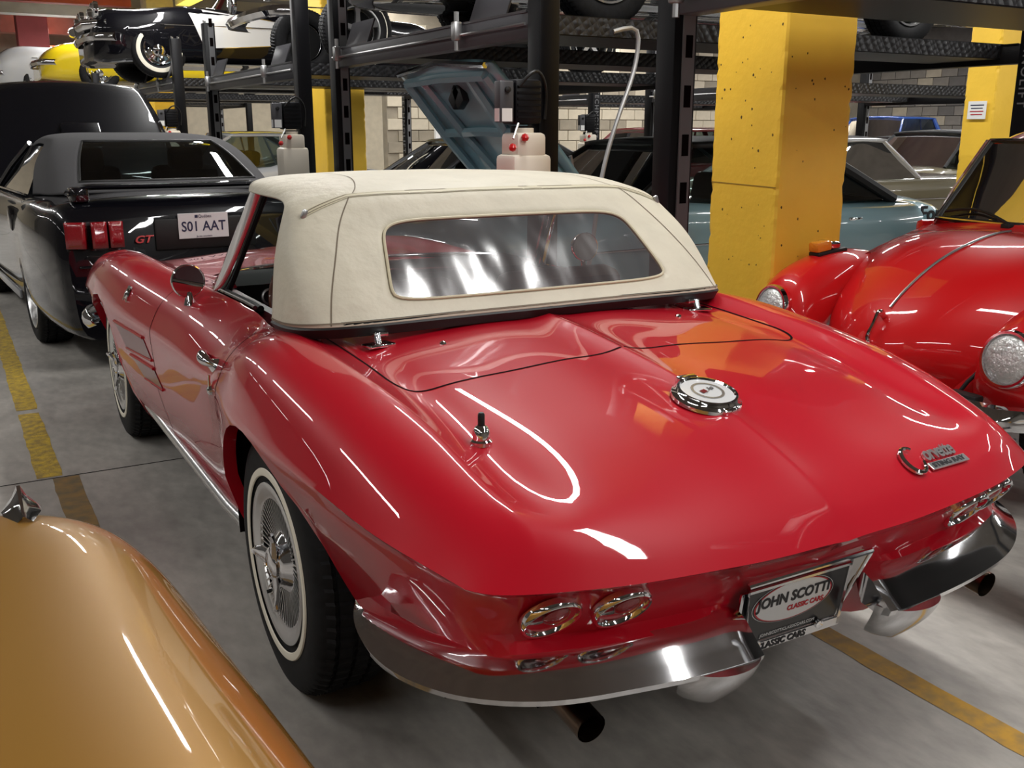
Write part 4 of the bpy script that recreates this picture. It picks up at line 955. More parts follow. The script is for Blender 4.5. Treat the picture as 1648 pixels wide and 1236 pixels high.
def lift(label, x0, x1, y0, y1, zr, h=2.5, letters=None, near_off=.20, unit=None, wd=.56, hose=False, ramp=True, stops=True):
    t = thing('four_post_lift', label, 'car lift', ((x0 + x1) / 2, (y0 + y1) / 2, 0), group=None)
    off = Vector(t.location)
    b = len(bpy.data.objects)
    made = []
    made.append(post_part(t, x0, y0, h, True, 1, letters and letters.get('a'))); made.append(post_part(t, x0, y1, h, True, -1, letters and letters.get('b')))
    made.append(post_part(t, x1, y0, h, True, 1, letters and letters.get('c'))); made.append(post_part(t, x1, y1, h, True, -1, letters and letters.get('d')))
    ra, rb_ = y0 + near_off + wd / 2, y1 - near_off - wd / 2
    for y in (ra, rb_): made.append(runway(t, x0 + .02, x1 - .02, y, wd, zr))
    for x in (x0, x1):
        q = MB(); q.box((x, (y0 + y1) / 2, zr + .03), (.10, y1 - y0 - .12, .13), None, .006); q.box((x - .055, (y0 + y1) / 2, zr + .09), (.012, y1 - y0 - .14, .012)); made.append(q.build('cross_beam', 'powder2' if x == x0 else 'powder', t))
    q = MB(); q.tube([(x0 - .07, y0 + .06, zr + .03), (x0 - .075, y1 - .06, zr + .03)], .008, 6); made.append(q.build('lift_cable', 'steel', t))
    for y in (ra, rb_):
        if stops:
            q = MB(); q.box((x0 - .02, y, zr + .17), (.012, wd * .72, .17), Matrix.Rotation(.35, 4, 'Y'), .004); made.append(q.build('wheel_stop', 'powder2', t))
        q = MB(); q.box((x0 - .09, y + wd / 2, zr + .05), (.05, .05, .10), None, .01); q.cyl((x0 - .09, y + wd / 2, zr - .05), (x0 - .09, y + wd / 2, zr + .15), .014, 8); made.append(q.build('end_bracket', 'steel', t))
    if unit: made.append(power_unit(t, *unit))
    if hose:
        q = MB(); q.tube(curve(hose, 40), .0125, 8); made.append(q.build('air_hose', 'cablesteel', t))
    for o in made: o.location = Vector(o.location) - off
    return t
lift('black four post lift just behind the convertible roof, with white oil tank and braided hose', 1.21, 5.05, 2.02, 4.86, 1.87, 2.62, unit=(1.075, 2.0, 1.29), letters={'c': ('x', 1.85)}, hose=[(1.75, 2.20, 1.90), (1.88, 2.17, 1.905), (1.89, 2.17, 1.84), (1.80, 2.16, 1.55), (1.66, 2.15, 1.15), (1.60, 2.15, .75), (1.55, 2.2, .4)])
lift('near black lift on the right whose beam crosses in front of the yellow pillar', 1.21, 5.05, -1.95, 1.0, 1.87, 2.62, letters={'d': ('x', 1.8)}, near_off=.10)
lift('black four post lift behind the spoiler car, second white oil tank at its corner', 1.21, 5.05, 5.72, 8.74, 1.84, 2.48, unit=(1.07, 5.66, 1.27))
lift('distant black lift carrying the two tone black and white car', 1.21, 5.3, 10.40, 12.95, 1.92, 2.45, letters={'d': ('x', 1.5, .13)}, unit=(1.08, 10.35, 1.3))
lift('farthest black lift at the left edge, carrying a yellow car', 1.0, 5.3, 15.7, 18.25, 1.92, 2.3)
lift('black lift in the far right bay behind the yellow pillar', 6.0, 9.6, 4.6, 7.4, 1.75, 2.4, letters={'a': ('y', 1.6)})
lift('black lift in the far right bay beside the papered pillar', 8.4, 11.9, .2, 3.0, 1.75, 2.4)
lift('black lift in the middle of the far bay, before the block wall', 6.0, 9.6, 8.6, 11.4, 1.75, 2.4, letters={'a': ('y', 1.6)}, unit=(5.87, 8.55, 1.25))
# ------------------------------------------------------------------ generic lofted car pieces
def loft_body(name, stations, m, parent, pu=5, pv=4, zb=.2, cuts=(), wall=.30):
    """stations: (y, z_centre, z_shoulder, half_width[, z_mid]) front to rear, closed skin with wheel openings"""
    C = []
    for st in stations:
        y, zc, zs, w_ = st[:4]; zm = st[4] if len(st) > 4 else zs - .2; zl = st[5] if len(st) > 5 else zb
        C.append([(0, y, zc), (.45 * w_, y, zc - .15 * (zc - zs)), (.80 * w_, y, zs), (.93 * w_, y, zs - .035), (w_, y, zm), (.985 * w_, y, max(.42, zl + .1) if zm > .5 else (zm + zl) / 2), (.93 * w_, y, zl + .02), (.6 * w_, y, zl), (0, y, zl)])
    G = smooth_grid(np.array(C), pu, pv); G[:, 0, 0] = 0; G[:, -1, 0] = 0
    m_, n_ = G.shape[:2]; v = G.reshape(-1, 3); f = grid_faces(m_, n_)
    V, F = mirror_mesh(v, f); N = len(v)
    for r in (0, m_ - 1):
        loop = [r * n_ + j for j in range(n_)] + [N + r * n_ + j for j in range(n_ - 2, 0, -1)]
        F.append(tuple(loop))
    o = mesh_obj(name, V, F, m, parent); weld(o, 1e-4)
    if cuts:
        cs = []
        for (yc, zc, r) in cuts:
            q = MB()
            for s_ in (-1, 1):
                w_ = 1.3; q2 = MB(); q2.tube([(s_ * (w_ - 1.3 + .52), yc, zc), (s_ * 1.4, yc, zc)], r, 40); c = q2.build('cutter', None, None, False); cs.append(c)
        P = o.parent; o.parent = None
        boolean_cut(o, cs); o.parent = P
        M_ = o.data; 
        if len(M_.materials) < 2: M_.materials.append(M['blackgap'])
        for p in M_.polygons:
            c = p.center
            for (yc, zc, r) in cuts:
                d = math.hypot(c.y - yc, c.z - zc)
                if (d < r + .004 and abs(c.x) < .535 and abs(abs(p.normal.x) - 1) < .05 and abs(c.x) > .5) or (d < r + .006 and abs(p.normal.x) < .25 and abs(c.x) > .5 and (Vector((0, yc - c.y, zc - c.z)).normalized().dot(p.normal) > .8)): p.material_index = 1
    o.data.shade_smooth(); o.data.set_sharp_from_angle(angle=math.radians(38))
    return o
def greenhouse(parent, ys, zb, H, wb, wt, paint, roofm=None, glass='glassdark', pillar=.022, tub=True, side_split=None):
    """ys = windshield base, windshield top, rear top, rear base (front is +y)"""
    a, b, c, d = ys; roofm = roofm or paint
    def pt(y, s_, z, base):
        w_ = wb if base else wt; return Vector((s_ * w_, y, z))
    def pane(nm, p00, p01, p10, p11, bow):
        G = []
        for u in np.linspace(0, 1, 9):
            r = []
            for t in np.linspace(0, 1, 9):
                p = p00.lerp(p01, t).lerp(p10.lerp(p11, t), u); r.append(tuple(p + Vector(bow) * (1 - (2 * t - 1) ** 2)))
            G.append(r)
        q = MB(); q.grid(G); return q.build(nm, glass, parent)
    zt = H - .035
    pane('windshield', pt(a, -1, zb, 1), pt(a, 1, zb, 1), pt(b, -1, zt, 0), pt(b, 1, zt, 0), (0, .07, 0))
    pane('rear_window', pt(d, -1, zb, 1), pt(d, 1, zb, 1), pt(c, -1, zt, 0), pt(c, 1, zt, 0), (0, -.05, 0))
    for s_ in (-1, 1): pane('side_window', pt(a, s_, zb, 1), pt(d, s_, zb, 1), pt(b, s_, zt, 0), pt(c, s_, zt, 0), (s_ * .02, 0, 0))
    for s_ in (-1, 1):
        for (y0, y1, th) in ((a, b, pillar), (d, c, pillar * 1.9)):
            q = MB(); q.tube([pt(y0, s_, zb, 1), pt(y0, s_, zb, 1).lerp(pt(y1, s_, zt, 0), .5) + Vector((s_ * .012, 0, 0)), pt(y1, s_, zt, 0)], th, 8); q.build('roof_pillar', roofm, parent)
        for k in side_split or ():
            q = MB(); q.tube([pt(a + (d - a) * k, s_, zb, 1), pt(b + (c - b) * k, s_, zt, 0)], pillar * .7, 8); q.build('roof_pillar', roofm, parent)
    G = []
    for t in np.linspace(0, 1, 11):
        y = b + .04 - (b - c + .08) * t; e = 1 - abs(2 * t - 1) ** 4
        G.append([(x * (wt + .02), y + (.05 * (1 - x * x) if t < .1 else -.04 * (1 - x * x) if t > .9 else 0), H - .045 + .045 * (1 - abs(x) ** 3) * (.55 + .45 * e)) for x in np.linspace(-1, 1, 15)])
    q = MB(); q.grid(G); rf = q.build('roof', roofm, parent); md = rf.modifiers.new('thick', 'SOLIDIFY'); md.thickness = .03; md.offset = -1
    if tub:
        q = MB()
        for x in (-.34, .34):
            for y in ((a + d) / 2 + .15, (a + d) / 2 - .65): q.box((x, y, zb - .02), (.46, .14, .45), Matrix.Rotation(.2, 4, 'X'), .05)
        tag(q.build('seat_backs', 'intblack', parent), kind='stuff')
def blade_bumper(parent, y, z, w_, hgt, wrap, m='chrome', name='bumper', fwd=1):
    q = MB(); S = []
    for t in np.linspace(-1, 1, 25):
        k = abs(t); x = w_ * t; yy = y - fwd * (wrap * max(0, (k - .8) / .2) ** 2 + .08 * k * k)
        S.append([(x, yy - fwd * .03, z + hgt / 2), (x, yy, z + hgt * .42), (x, yy + fwd * .025, z), (x, yy, z - hgt * .42), (x, yy - fwd * .03, z - hgt / 2)])
    q.grid(S); return q.build(name, m, parent)
def round_lamp(parent, p, d, r, lens='lens', ring='chrome', name='headlamp'):
    mm = axis_mtx(p, d); q = MB(); q.lathe([(r * 1.12, -.03), (r * 1.13, .008), (r * 1.06, .02), (r * .98, .016), (r * .96, .006)], 40, mm); o = q.build(name, ring, parent)
    q = MB(); q.lathe([(r * .97, .008), (r * .7, .022), (r * .35, .030), (0, .032)], 40, mm); q.build('lamp_glass', lens, o); return o
def car_wheels(parent, yf, yr, tx, R, style='cap', ww=None, rb=.19, sides=(-1, 1), wdt=.19):
    for y in (yf, yr):
        for s_ in sides: make_wheel(parent, 'wheel', (s_ * tx, y, R), R=R, rb=rb, wdt=wdt, ww=ww, style=style, side=s_)

# ------------------------------------------------------------------ black convertible ahead, hood raised
bk = thing('black_convertible', 'glossy black modern convertible with charcoal cloth top, rear spoiler and raised hood', 'car', (-.03, 3.97, 0), .06)
B_ST = [(4.62,.62,.60,.72,.50),(4.5,.74,.70,.80,.52),(4.1,.83,.80,.88,.60),(3.6,.91,.89,.90,.66),(3.2,.95,.94,.90,.70),(2.7,.95,.95,.895,.72),(1.9,.96,.955,.89,.73),(1.45,.975,.965,.90,.74),(1.0,1.005,.985,.92,.76),(.6,1.02,.99,.915,.76),(.3,1.015,.985,.895,.75),(.10,.99,.965,.86,.74),(.03,.94,.91,.83,.70),(0,.90,.87,.80,.68)]
loft_body('body_shell', B_ST, 'black', bk, cuts=((1.10, .335, .365), (3.67, .335, .365)))
car_wheels(bk, 3.67, 1.10, .775, .335, 'five', rb=.225, wdt=.235)
q = MB(); S = []
for x in np.linspace(-.74, .74, 31):
    k = abs(x) / .74; zz = 1.085 - .035 * max(0, (k - .82) / .18) ** 2; y = .06 + .09 * k * k
    S.append([(x, y + .17, zz - .02), (x, y + .10, zz + .004), (x, y, zz), (x, y - .012, zz - .012), (x, y + .02, zz - .028), (x, y + .17, zz - .024)])
q.grid(S); sp = q.build('rear_spoiler', 'black', bk)
for x in (-.68, .68):
    q = MB(); q.box((x, .20, 1.03), (.10, .16, .09), None, .02); q.build('spoiler_foot', 'black', sp)
# rear lamps of three upright bars
for s_ in (-1, 1):
    for k, (xa, xb) in enumerate(((.785, .69), (.672, .59), (.575, .50))):
        q = MB(); G = []
        for z in (.735, .79, .855, .885):
            G.append([(s_ * (xa + (xb - xa) * t), .012 + (-.030 if k == 0 else -.034) + .055 * max(0, (xa - .69) / .1) * (1 - t) * (1 if k == 0 else 0) + .015 * (z - .7), z) for t in np.linspace(0, 1, 6)])
        q.grid(G); lm = q.build('tail_lamp_bar', 'redlens', bk); md = lm.modifiers.new('d', 'SOLIDIFY'); md.thickness = .05; md.offset = -1 if s_ > 0 else 1
    q = MB(); q.box((s_ * .538, -.028, .757), (.062, .01, .035), None, .004); q.build('reverse_lamp', 'platewhite', bk)
    q = MB(); q.box((s_ * .64, .03, .80), (.33, .06, .17), None, .01); q.build('lamp_surround', 'blacktrim', bk)
q = MB(); q.box((0, -.004, .79), (.62, .03, .19), None, .012); q.build('plate_recess', 'blacktrim', bk)
q = MB(); q.box((0, -.012, .625), (1.5, .05, .012), None, .005); q.build('bumper_crease', 'black', bk)
q = MB(); q.box((-.02, -.026, .835), (.305, .006, .152), None, .002); kp = q.build('license_plate', 'platewhite', bk, False)
pmx = axis_mtx((-.02, -.0295, .835), (0, -1, 0), (1, 0, 0))
text_mesh('plate_lettering', 'S01 AAT', .084, 'inkblue', kp, pmx @ Matrix.Translation((0, -.006, .001)), .0004, bold=.001, xscale=.88)
text_mesh('plate_lettering', 'Québec', .026, 'inkblue', kp, pmx @ Matrix.Translation((.01, .056, .001)), .0004)
text_mesh('plate_lettering', 'Je me souviens', .016, 'inkblue', kp, pmx @ Matrix.Translation((0, -.064, .001)), .0004)
q = MB(); q.box((-.062, -.030, .891), (.018, .001, .018)); q.build('plate_crest', 'inkblue', kp, False)
text_mesh('trunk_badge', 'GT', .062, 'inkredb', bk, axis_mtx((-.385, -.022, .772), (0, -1, 0), (1, 0, 0)), .003, bold=.001, shear=.3, xscale=1.25) if False else None
M['inkredb'] = mat('red_badge', (.5, .06, .06, 1), .3, coat=1)
text_mesh('trunk_badge', 'GT', .060, 'inkredb', bk, axis_mtx((-.385, -.022, .768), (0, -1, 0), (1, 0, 0)), .003, bold=.0014, shear=.3, xscale=1.25)
# side gills, door line
# cloth top
rT = [
 cc([(-.745, 1.55, .965), (-.75, 1.15, .985), (-.73, .80, 1.000), (-.66, .64, 1.015), (-.35, .585, 1.02), (0, .575, 1.02)]),
 cc([(-.725, 1.60, 1.06), (-.73, 1.22, 1.08), (-.70, .92, 1.09), (-.625, .80, 1.10), (-.33, .75, 1.105), (0, .74, 1.105)]),
 cc([(-.680, 1.68, 1.19), (-.68, 1.34, 1.21), (-.645, 1.12, 1.225), (-.565, 1.04, 1.232), (-.30, 1.0, 1.235), (0, .99, 1.235)]),
 cc([(-.615, 1.74, 1.285), (-.60, 1.50, 1.315), (-.56, 1.36, 1.33), (-.48, 1.30, 1.335), (-.27, 1.28, 1.338), (0, 1.275, 1.338)]),
 cc([(-.595, 1.86, 1.305), (-.57, 1.72, 1.345), (-.51, 1.62, 1.362), (-.43, 1.58, 1.368), (-.25, 1.57, 1.372), (0, 1.57, 1.372)]),
 cc([(-.58, 2.2, 1.305), (-.55, 2.2, 1.345), (-.48, 2.2, 1.368), (-.40, 2.2, 1.376), (-.22, 2.2, 1.38), (0, 2.2, 1.38)]),
 cc([(-.575, 2.55, 1.28), (-.54, 2.6, 1.315), (-.47, 2.68, 1.335), (-.39, 2.72, 1.34), (-.2, 2.76, 1.345), (0, 2.77, 1.345)]),
]
Gt = smooth_grid(np.array(rT), 7, 8); mm_, nn_ = Gt.shape[:2]
a0_, a1_, r0_, r1_ = 26, 54, 5, 20
V = [tuple(p) for p in Gt.reshape(-1, 3)]
F = [qf for k, qf in enumerate(grid_faces(mm_, nn_)) if not (a0_ <= k % (nn_ - 1) < a1_ and r0_ <= k // (nn_ - 1) < r1_)]
tp = mesh_obj('cloth_top', V, F, 'greytop', bk); weld(tp, 1e-4); md = tp.modifiers.new('t', 'SOLIDIFY'); md.thickness = .012; md.offset = -1 if True else 1
Fg = [qf for k, qf in enumerate(grid_faces(mm_, nn_)) if (a0_ <= k % (nn_ - 1) < a1_ and r0_ <= k // (nn_ - 1) < r1_)]
gl = mesh_obj('rear_window', V, Fg, 'glassdark', tp); bm = bmesh.new(); bm.from_mesh(gl.data); bmesh.ops.delete(bm, geom=[v for v in bm.verts if not v.link_faces], context='VERTS'); bm.to_mesh(gl.data); bm.free()
bd_ = [Gt[r0_, j] for j in range(a0_, a1_ + 1)] + [Gt[i, a1_] for i in range(r0_ + 1, r1_ + 1)] + [Gt[r1_, j] for j in range(a1_ - 1, a0_ - 1, -1)] + [Gt[i, a0_] for i in range(r1_ - 1, r0_, -1)]
q = MB(); q.tube([tuple(p) for p in bd_], .009, 6, closed=True); q.build('window_seal', 'blacktrim', tp)
for s_ in (-1, 1):
    q = MB(); q.add([(s_ * .775, 1.55, .965), (s_ * .775, 2.95, .955), (s_ * .59, 2.50, 1.285), (s_ * .61, 1.76, 1.285)], [(0, 1, 2, 3)]); q.build('side_window', 'glassdark', bk)
    q = MB(); q.tube([(s_ * .79, 3.08, .95), (s_ * .70, 2.82, 1.13), (s_ * .585, 2.58, 1.30)], .022, 8); q.build('windshield_pillar', 'black', bk)
    q = MB(); q.tube([(s_ * .80, 1.5, .968), (s_ * .80, 2.98, .957)], .008, 6); q.build('belt_trim', 'chrome', bk)
    q = MB(); q.box((s_ * .97, 2.72, 1.0), (.17, .10, .12), None, .03); q.build('door_mirror', 'black', bk)
    q = MB(); q.box((s_ * .90, 2.45, .28), (.02, 1.9, .06), None, .008); q.build('side_skirt', 'greypaint', bk)
    q = MB(); q.box((s_ * .882, 1.62, .80), (.05, .16, .14), Matrix.Rotation(.35, 4, 'X'), .02); q.build('side_scoop', 'black', bk)
q = MB(); q.add([(-.76, 3.08, .955), (.76, 3.08, .955), (.57, 2.60, 1.31), (-.57, 2.60, 1.31)], [(0, 1, 2, 3)]); q.build('windshield', 'glassdark', bk)
for x in (-.36, .36):
    q = MB(); q.box((x, 1.75, .86), (.50, .16, .58), Matrix.Rotation(.25, 4, 'X'), .06); st_ = q.build('seat_back', 'intblack', bk); q = MB(); q.box((x, 1.66, 1.19), (.26, .10, .18), None, .04); q.build('head_rest', 'intblack', st_)
# raised hood
hd_ = [[(x * wv, 3.30 + .98 * t, .98 + .92 * t ** .92 - .05 * x * x * (1 - .2 * t) - (.05 * max(0, (t - .85) / .15) ** 2) + .022 * max(0, 1 - abs(abs(x) - .35) / .2) * 0) for x in np.linspace(-1, 1, 25)] for t, wv in zip(np.linspace(0, 1, 16), [.77] * 6 + [.765, .76, .755, .745, .735, .72, .705, .685, .655, .61])]
q = MB(); q.grid(hd_); hb = q.build('raised_hood', 'black', bk); md = hb.modifiers.new('t', 'SOLIDIFY'); md.thickness = .035
q = MB(); q.add([(-.13, 3.62, 1.31), (.13, 3.62, 1.31), (.17, 4.0, 1.68), (-.17, 4.0, 1.68)], [(0, 1, 2, 3)])
q = MB(); q.box((0, 3.66, 1.375), (.34, .24, .05), Matrix.Rotation(.74, 4, 'X'), .02); q.build('hood_scoop', 'black', hb)
q = MB(); q.tube([(.62, 3.75, .92), (.64, 3.85, 1.45)], .009, 6); q.build('prop_rod', 'steel', hb)

# ------------------------------------------------------------------ red beetle, nose towards the convertible
vw = thing('red_beetle', 'red rounded compact car with round headlights and chrome hood strip, at right', 'car', (1.87, .409, 0), math.radians(88.4), scale=(.96, .92, .985))
# hood : rows from the cowl to the nose, columns from the centre to the edge (half)
HD = []
for (y, zc, xe, ze, bul) in ((-.90, .975, .600, .925, .25), (-.74, .975, .595, .90, .35), (-.55, .945, .575, .845, .50), (-.35, .885, .545, .765, .62), (-.17, .795, .505, .665, .70), (-.03, .690, .45, .565, .75), (.055, .585, .385, .470, .8), (.085, .490, .30, .41, .8), (.075, .430, .20, .385, .6)):
    r = []
    for t in np.linspace(0, 1, 7):
        x = xe * math.sin(t * PI / 2 * .98) ** .95 if t else 0; k = (1 - (x / xe) ** (2 + 1.6 * bul))
        r.append((x, y - (.10 + .09 * bul) * (x / xe) ** 2 * max(0, (y + .6) / .7) if y > -.6 else y, ze + (zc - ze) * k))
    HD.append(r)
Gh = smooth_grid(np.array(HD), 6, 5)
V, F = mirror_mesh(Gh.reshape(-1, 3), grid_faces(*Gh.shape[:2])); hood = mesh_obj('hood', V, F, 'red_vw', vw); weld(hood, 1e-4)
md = hood.modifiers.new('t', 'SOLIDIFY'); md.thickness = .012; md.offset = 0
HB = BVHTree.FromPolygons([tuple(p) for p in V], F)
def on_hood(x, y):
    h = HB.ray_cast(Vector((x, y, 3)), Vector((0, 0, -1))); n = h[1] if h[1].z > 0 else -h[1]; return h[0] + n * .010, n
L = [on_hood(.001, y) for y in np.linspace(-.80, -.04, 40)]
q = MB(); q.grid([[tuple(p + Vector((-.0055, 0, .0))), tuple(p + n * .006 + Vector((-.003, 0, 0))), tuple(p + n * .006 + Vector((.003, 0, 0))), tuple(p + Vector((.0055, 0, 0)))] for p, n in L]); q.build('hood_strip', 'alu', hood)
p0, n0 = on_hood(.001, -.005); p1, n1 = on_hood(.001, .062)
q = MB(); q.tube(curve([p0, p0 + n0 * .03 + Vector((0, .004, 0)), p0.lerp(p1, .5) + n0 * .034, p1 + n1 * .020, p1 + Vector((0, .0, -.012))], 16), [.013, .014, .013, .012, .011, .010, .009, .009, .009, .009, .010, .010, .011, .011, .010, .008], 10); q.build('hood_handle', 'chrome', hood)
# body under and beside the hood, cowl and front apron
apron = [[(x, y, z) for x in np.linspace(-.50, .50, 11)] for y, z in ((-.1, .40), (.02, .40), (.035, .36), (.0, .28), (-.1, .24))]
q = MB(); q.grid(apron); q.build('front_apron', 'red_vw', vw)
G = []
for y, w_, z0, z1 in ((-1.0, .63, .45, .955), (-.75, .61, .42, .90), (-.5, .585, .40, .835), (-.25, .54, .38, .70), (-.05, .47, .36, .56), (.03, .40, .36, .46)):
    G.append([(w_, y, z1), (w_ + .012, y, z1 - .03), (w_ + .012, y, (z0 + z1) / 2), (w_, y, z0)])
Gs = smooth_grid(np.array(G), 4, 4); 
for s_ in (-1, 1):
    Vs = Gs.reshape(-1, 3).copy(); Vs[:, 0] *= s_; mesh_obj('side_panel', Vs, grid_faces(*Gs.shape[:2]), 'red_vw', vw)
q = MB(); q.grid([[(x * .62, -.88 - .10 * (1 - x * x) * k * .0 - .14 * k + .03 * (1 - x * x) * (1 - k), .93 + (.052 * (1 - x * x) if k < .5 else .065 * (1 - x * x)) + .03 * k) for x in np.linspace(-1, 1, 21)] for k in np.linspace(0, 1, 6)]); q.build('cowl_panel', 'red_vw', vw)
# fenders : swept half rounds from the door sill over the wheel to the headlamp
for s_ in (-1, 1):
    F_ = []
    #  y, crown z, crown x, half width, bottom z
    for (y, zc, xc, hw, zb_) in ((-1.12, .46, .68, .10, .30), (-1.00, .64, .68, .115, .34), (-.80, .785, .675, .135, .50), (-.55, .850, .665, .155, .62), (-.30, .845, .655, .170, .62), (-.12, .800, .640, .178, .52), (.0, .725, .628, .176, .46), (.055, .62, .620, .160, .42), (.07, .52, .612, .13, .40), (.05, .42, .60, .09, .38)):
        row = []
        for a in np.linspace(0, PI, 13):
            x = xc + hw * math.cos(a) * (1.0 if a < PI / 2 else .95); z = zb_ + (zc - zb_) * math.sin(a) ** .62 if 0 < a < PI else zb_
            row.append((s_ * x, y - .05 * (1 - math.sin(a)) * max(0, (y + .3) / .35) if y > -.3 else y, z if a > 1e-6 else zb_))
        F_.append(row)
    Gf = smooth_grid(np.array(F_), 5, 3); q = MB(); q.grid([[tuple(p) for p in r] for r in Gf]); fn = q.build('front_fender', 'red_vw', vw); md = fn.modifiers.new('t', 'SOLIDIFY'); md.thickness = .008
    FB = BVHTree.FromPolygons([tuple(p) for p in Gf.reshape(-1, 3)], grid_faces(*Gf.shape[:2]))
    # bead between fender and body
    q = MB(); q.tube(curve([(s_ * (x + .012), y, z) for y, x, z in ((-.95, .622, .80), (-.7, .608, .83), (-.45, .578, .78), (-.2, .53, .66), (-.02, .462, .54), (.05, .42, .44), (.06, .41, .40))], 24), .008, 8); q.build('fender_bead', 'blacktrim', vw)
    # headlamp
    d = Vector((s_ * .03, 1, .16)).normalized(); p = Vector((s_ * .628, .045, .615))
    mm = axis_mtx(p, d); q = MB(); q.lathe([(.108, -.13), (.112, -.02), (.110, .004)], 48, mm); hl = q.build('headlamp_bucket', 'red_vw', vw)
    q = MB(); q.lathe([(.109, -.004), (.110, .012), (.103, .026), (.094, .026), (.090, .014)], 48, mm); q.build('headlamp_ring', 'chrome', hl)
    q = MB(); q.lathe([(.091, .014), (.085, .024), (.06, .036), (.03, .042), (0, .044)], 48, mm); q.build('headlamp_glass', 'lens', hl)
    # turn signal on the fender crown
    h = FB.ray_cast(Vector((s_ * .655, -.30, 2)), Vector((0, 0, -1))); c = h[0]
    q = MB(); q.box(c + Vector((0, -.03, .010)), (.075, .20, .026), Matrix.Rotation(-.10, 4, 'X'), .010); tsg = q.build('turn_signal_base', 'blacktrim', vw)
    q = MB(); q.box(c + Vector((0, .028, .040)), (.068, .10, .050), Matrix.Rotation(-.12, 4, 'X'), .012); q.build('turn_signal_lens', 'amber', tsg)
    q = MB(); q.box(c + Vector((0, -.045, .042)), (.060, .09, .040), Matrix.Rotation(.12, 4, 'X'), .014); q.build('turn_signal_cap', 'chrome', tsg)
# bumper
blade_bumper(vw, .20, .41, .80, .095, .16, 'chrome', 'front_bumper')
q = MB(); q.grid([[(x, .19 - .06 * (x / .8) ** 2, .365), (x, .205 - .06 * (x / .8) ** 2, .352), (x, .19 - .06 * (x / .8) ** 2, .340)] for x in np.linspace(-.76, .76, 15)]); q.build('bumper_lower_lip', 'chrome2', vw)
for s_ in (-1, 1):
    q = MB(); q.box((s_ * .40, .06, .40), (.05, .24, .05), None, .01); q.build('bumper_bracket', 'blacktrim', vw)
    q = MB(); q.box((s_ * .50, .10, .455), (.13, .06, .03), None, .01); q.build('bumper_rubber', 'blacktrim', vw)
for s_ in (-1, 1): make_wheel(vw, 'wheel', (s_ * .66, -.44, .32), R=.32, rb=.19, wdt=.16, ww=None, style='cap', side=s_)
# cabin
ws = [[Vector((x * (wv), y + .05 * (1 - x * x), z)) for x in np.linspace(-1, 1, 11)] for (y, z, wv) in ((-1.00, 1.00, .555), (-1.10, 1.13, .535), (-1.19, 1.26, .51), (-1.26, 1.37, .48))]
q = MB(); q.grid([[tuple(p) for p in r] for r in ws]); q.build('windshield', 'glass', vw)
edge = [ws[0][j] for j in range(11)] + [ws[i][10] for i in range(1, 4)] + [ws[3][j] for j in range(9, -1, -1)] + [ws[i][0] for i in (2, 1)]
q = MB(); q.tube(edge, .014, 8, closed=True); q.build('windshield_gasket', 'blacktrim', vw); q = MB(); q.tube([p + Vector((0, .008, .004)) for p in edge], .007, 6, closed=True); q.build('windshield_trim', 'chrome', vw)
for s_ in (-1, 1):
    q = MB(); q.grid([[(s_ * (w_ + .005), y + .01, z), (s_ * (w_ + .05), y - .03, z), (s_ * (w_ + .065), y - .09, z), (s_ * (w_ + .055), y - .13, z)] for (y, z, w_) in ((-1.0, .965, .56), (-1.10, 1.13, .54), (-1.19, 1.26, .515), (-1.265, 1.375, .488))]); q.build('windshield_pillar', 'red_vw', vw)
    q = MB(); q.add([(s_ * .63, -1.16, .98), (s_ * .64, -2.25, 1.0), (s_ * .56, -2.1, 1.36), (s_ * .545, -1.42, 1.38)], [(0, 1, 2, 3)]); q.build('side_window', 'glass', vw)
    q = MB(); q.box((s_ * .665, -1.75, .68), (.05, 1.5, .60), None, .02); q.build('door_skin', 'red_vw', vw)
q = MB(); G = []
for (y, z, w_) in ((-1.26, 1.385, .48), (-1.33, 1.425, .51), (-1.5, 1.465, .545), (-1.85, 1.48, .56), (-2.2, 1.44, .55), (-2.6, 1.30, .52), (-2.9, 1.05, .48), (-3.1, .75, .44)):
    G.append([(w_ * math.sin(a), y + .05 * math.cos(a) * (1 if y > -1.4 else 0), z - (.10 if y < -1.3 else .04) * (1 - math.cos(a))) for a in np.linspace(-PI / 2, PI / 2, 17)])
q.grid([[tuple(p) for p in r] for r in smooth_grid(np.array(G), 4, 1)]); q.build('roof_shell', 'red_vw', vw)
q = MB(); q.tube(curve([(.10, -.925, 1.005), (.20, -.95, 1.035), (.36, -.985, 1.055), (.50, -.985, 1.035)], 14), .007, 6); q.box((.10, -.915, .995), (.05, .04, .03), None, .008); q.build('wiper', 'blacktrim', vw)
q = MB(); q.tube(curve([(-.45, -.925, 1.005), (-.32, -.95, 1.03), (-.16, -.975, 1.045), (0, -.985, 1.03)], 14), .007, 6); q.build('wiper', 'blacktrim', vw)
q = MB(); q.tube([(.30 + .19 * math.cos(a), -1.40 - .06 * math.sin(a), 1.0 + .18 * math.sin(a)) for a in np.linspace(0, 2 * PI, 33)[:-1]], .012, 8, closed=True) if False else q.tube([(-.30 + .19 * math.cos(a), -1.38 - .05 * math.sin(a), 1.0 + .17 * math.sin(a)) for a in np.linspace(0, 2 * PI, 33)[:-1]], .012, 8, closed=True); q.build('steering_wheel', 'blacktrim', vw)
for x in (-.30, .30):
    q = MB(); q.box((x, -1.95, .92), (.46, .14, .62), Matrix.Rotation(.15, 4, 'X'), .06); q.build('seat_back', 'intblack', vw)
q = MB(); q.box((0, -1.16, .90), (1.1, .22, .10), None, .03); q.build('dashboard', 'intblack', vw)

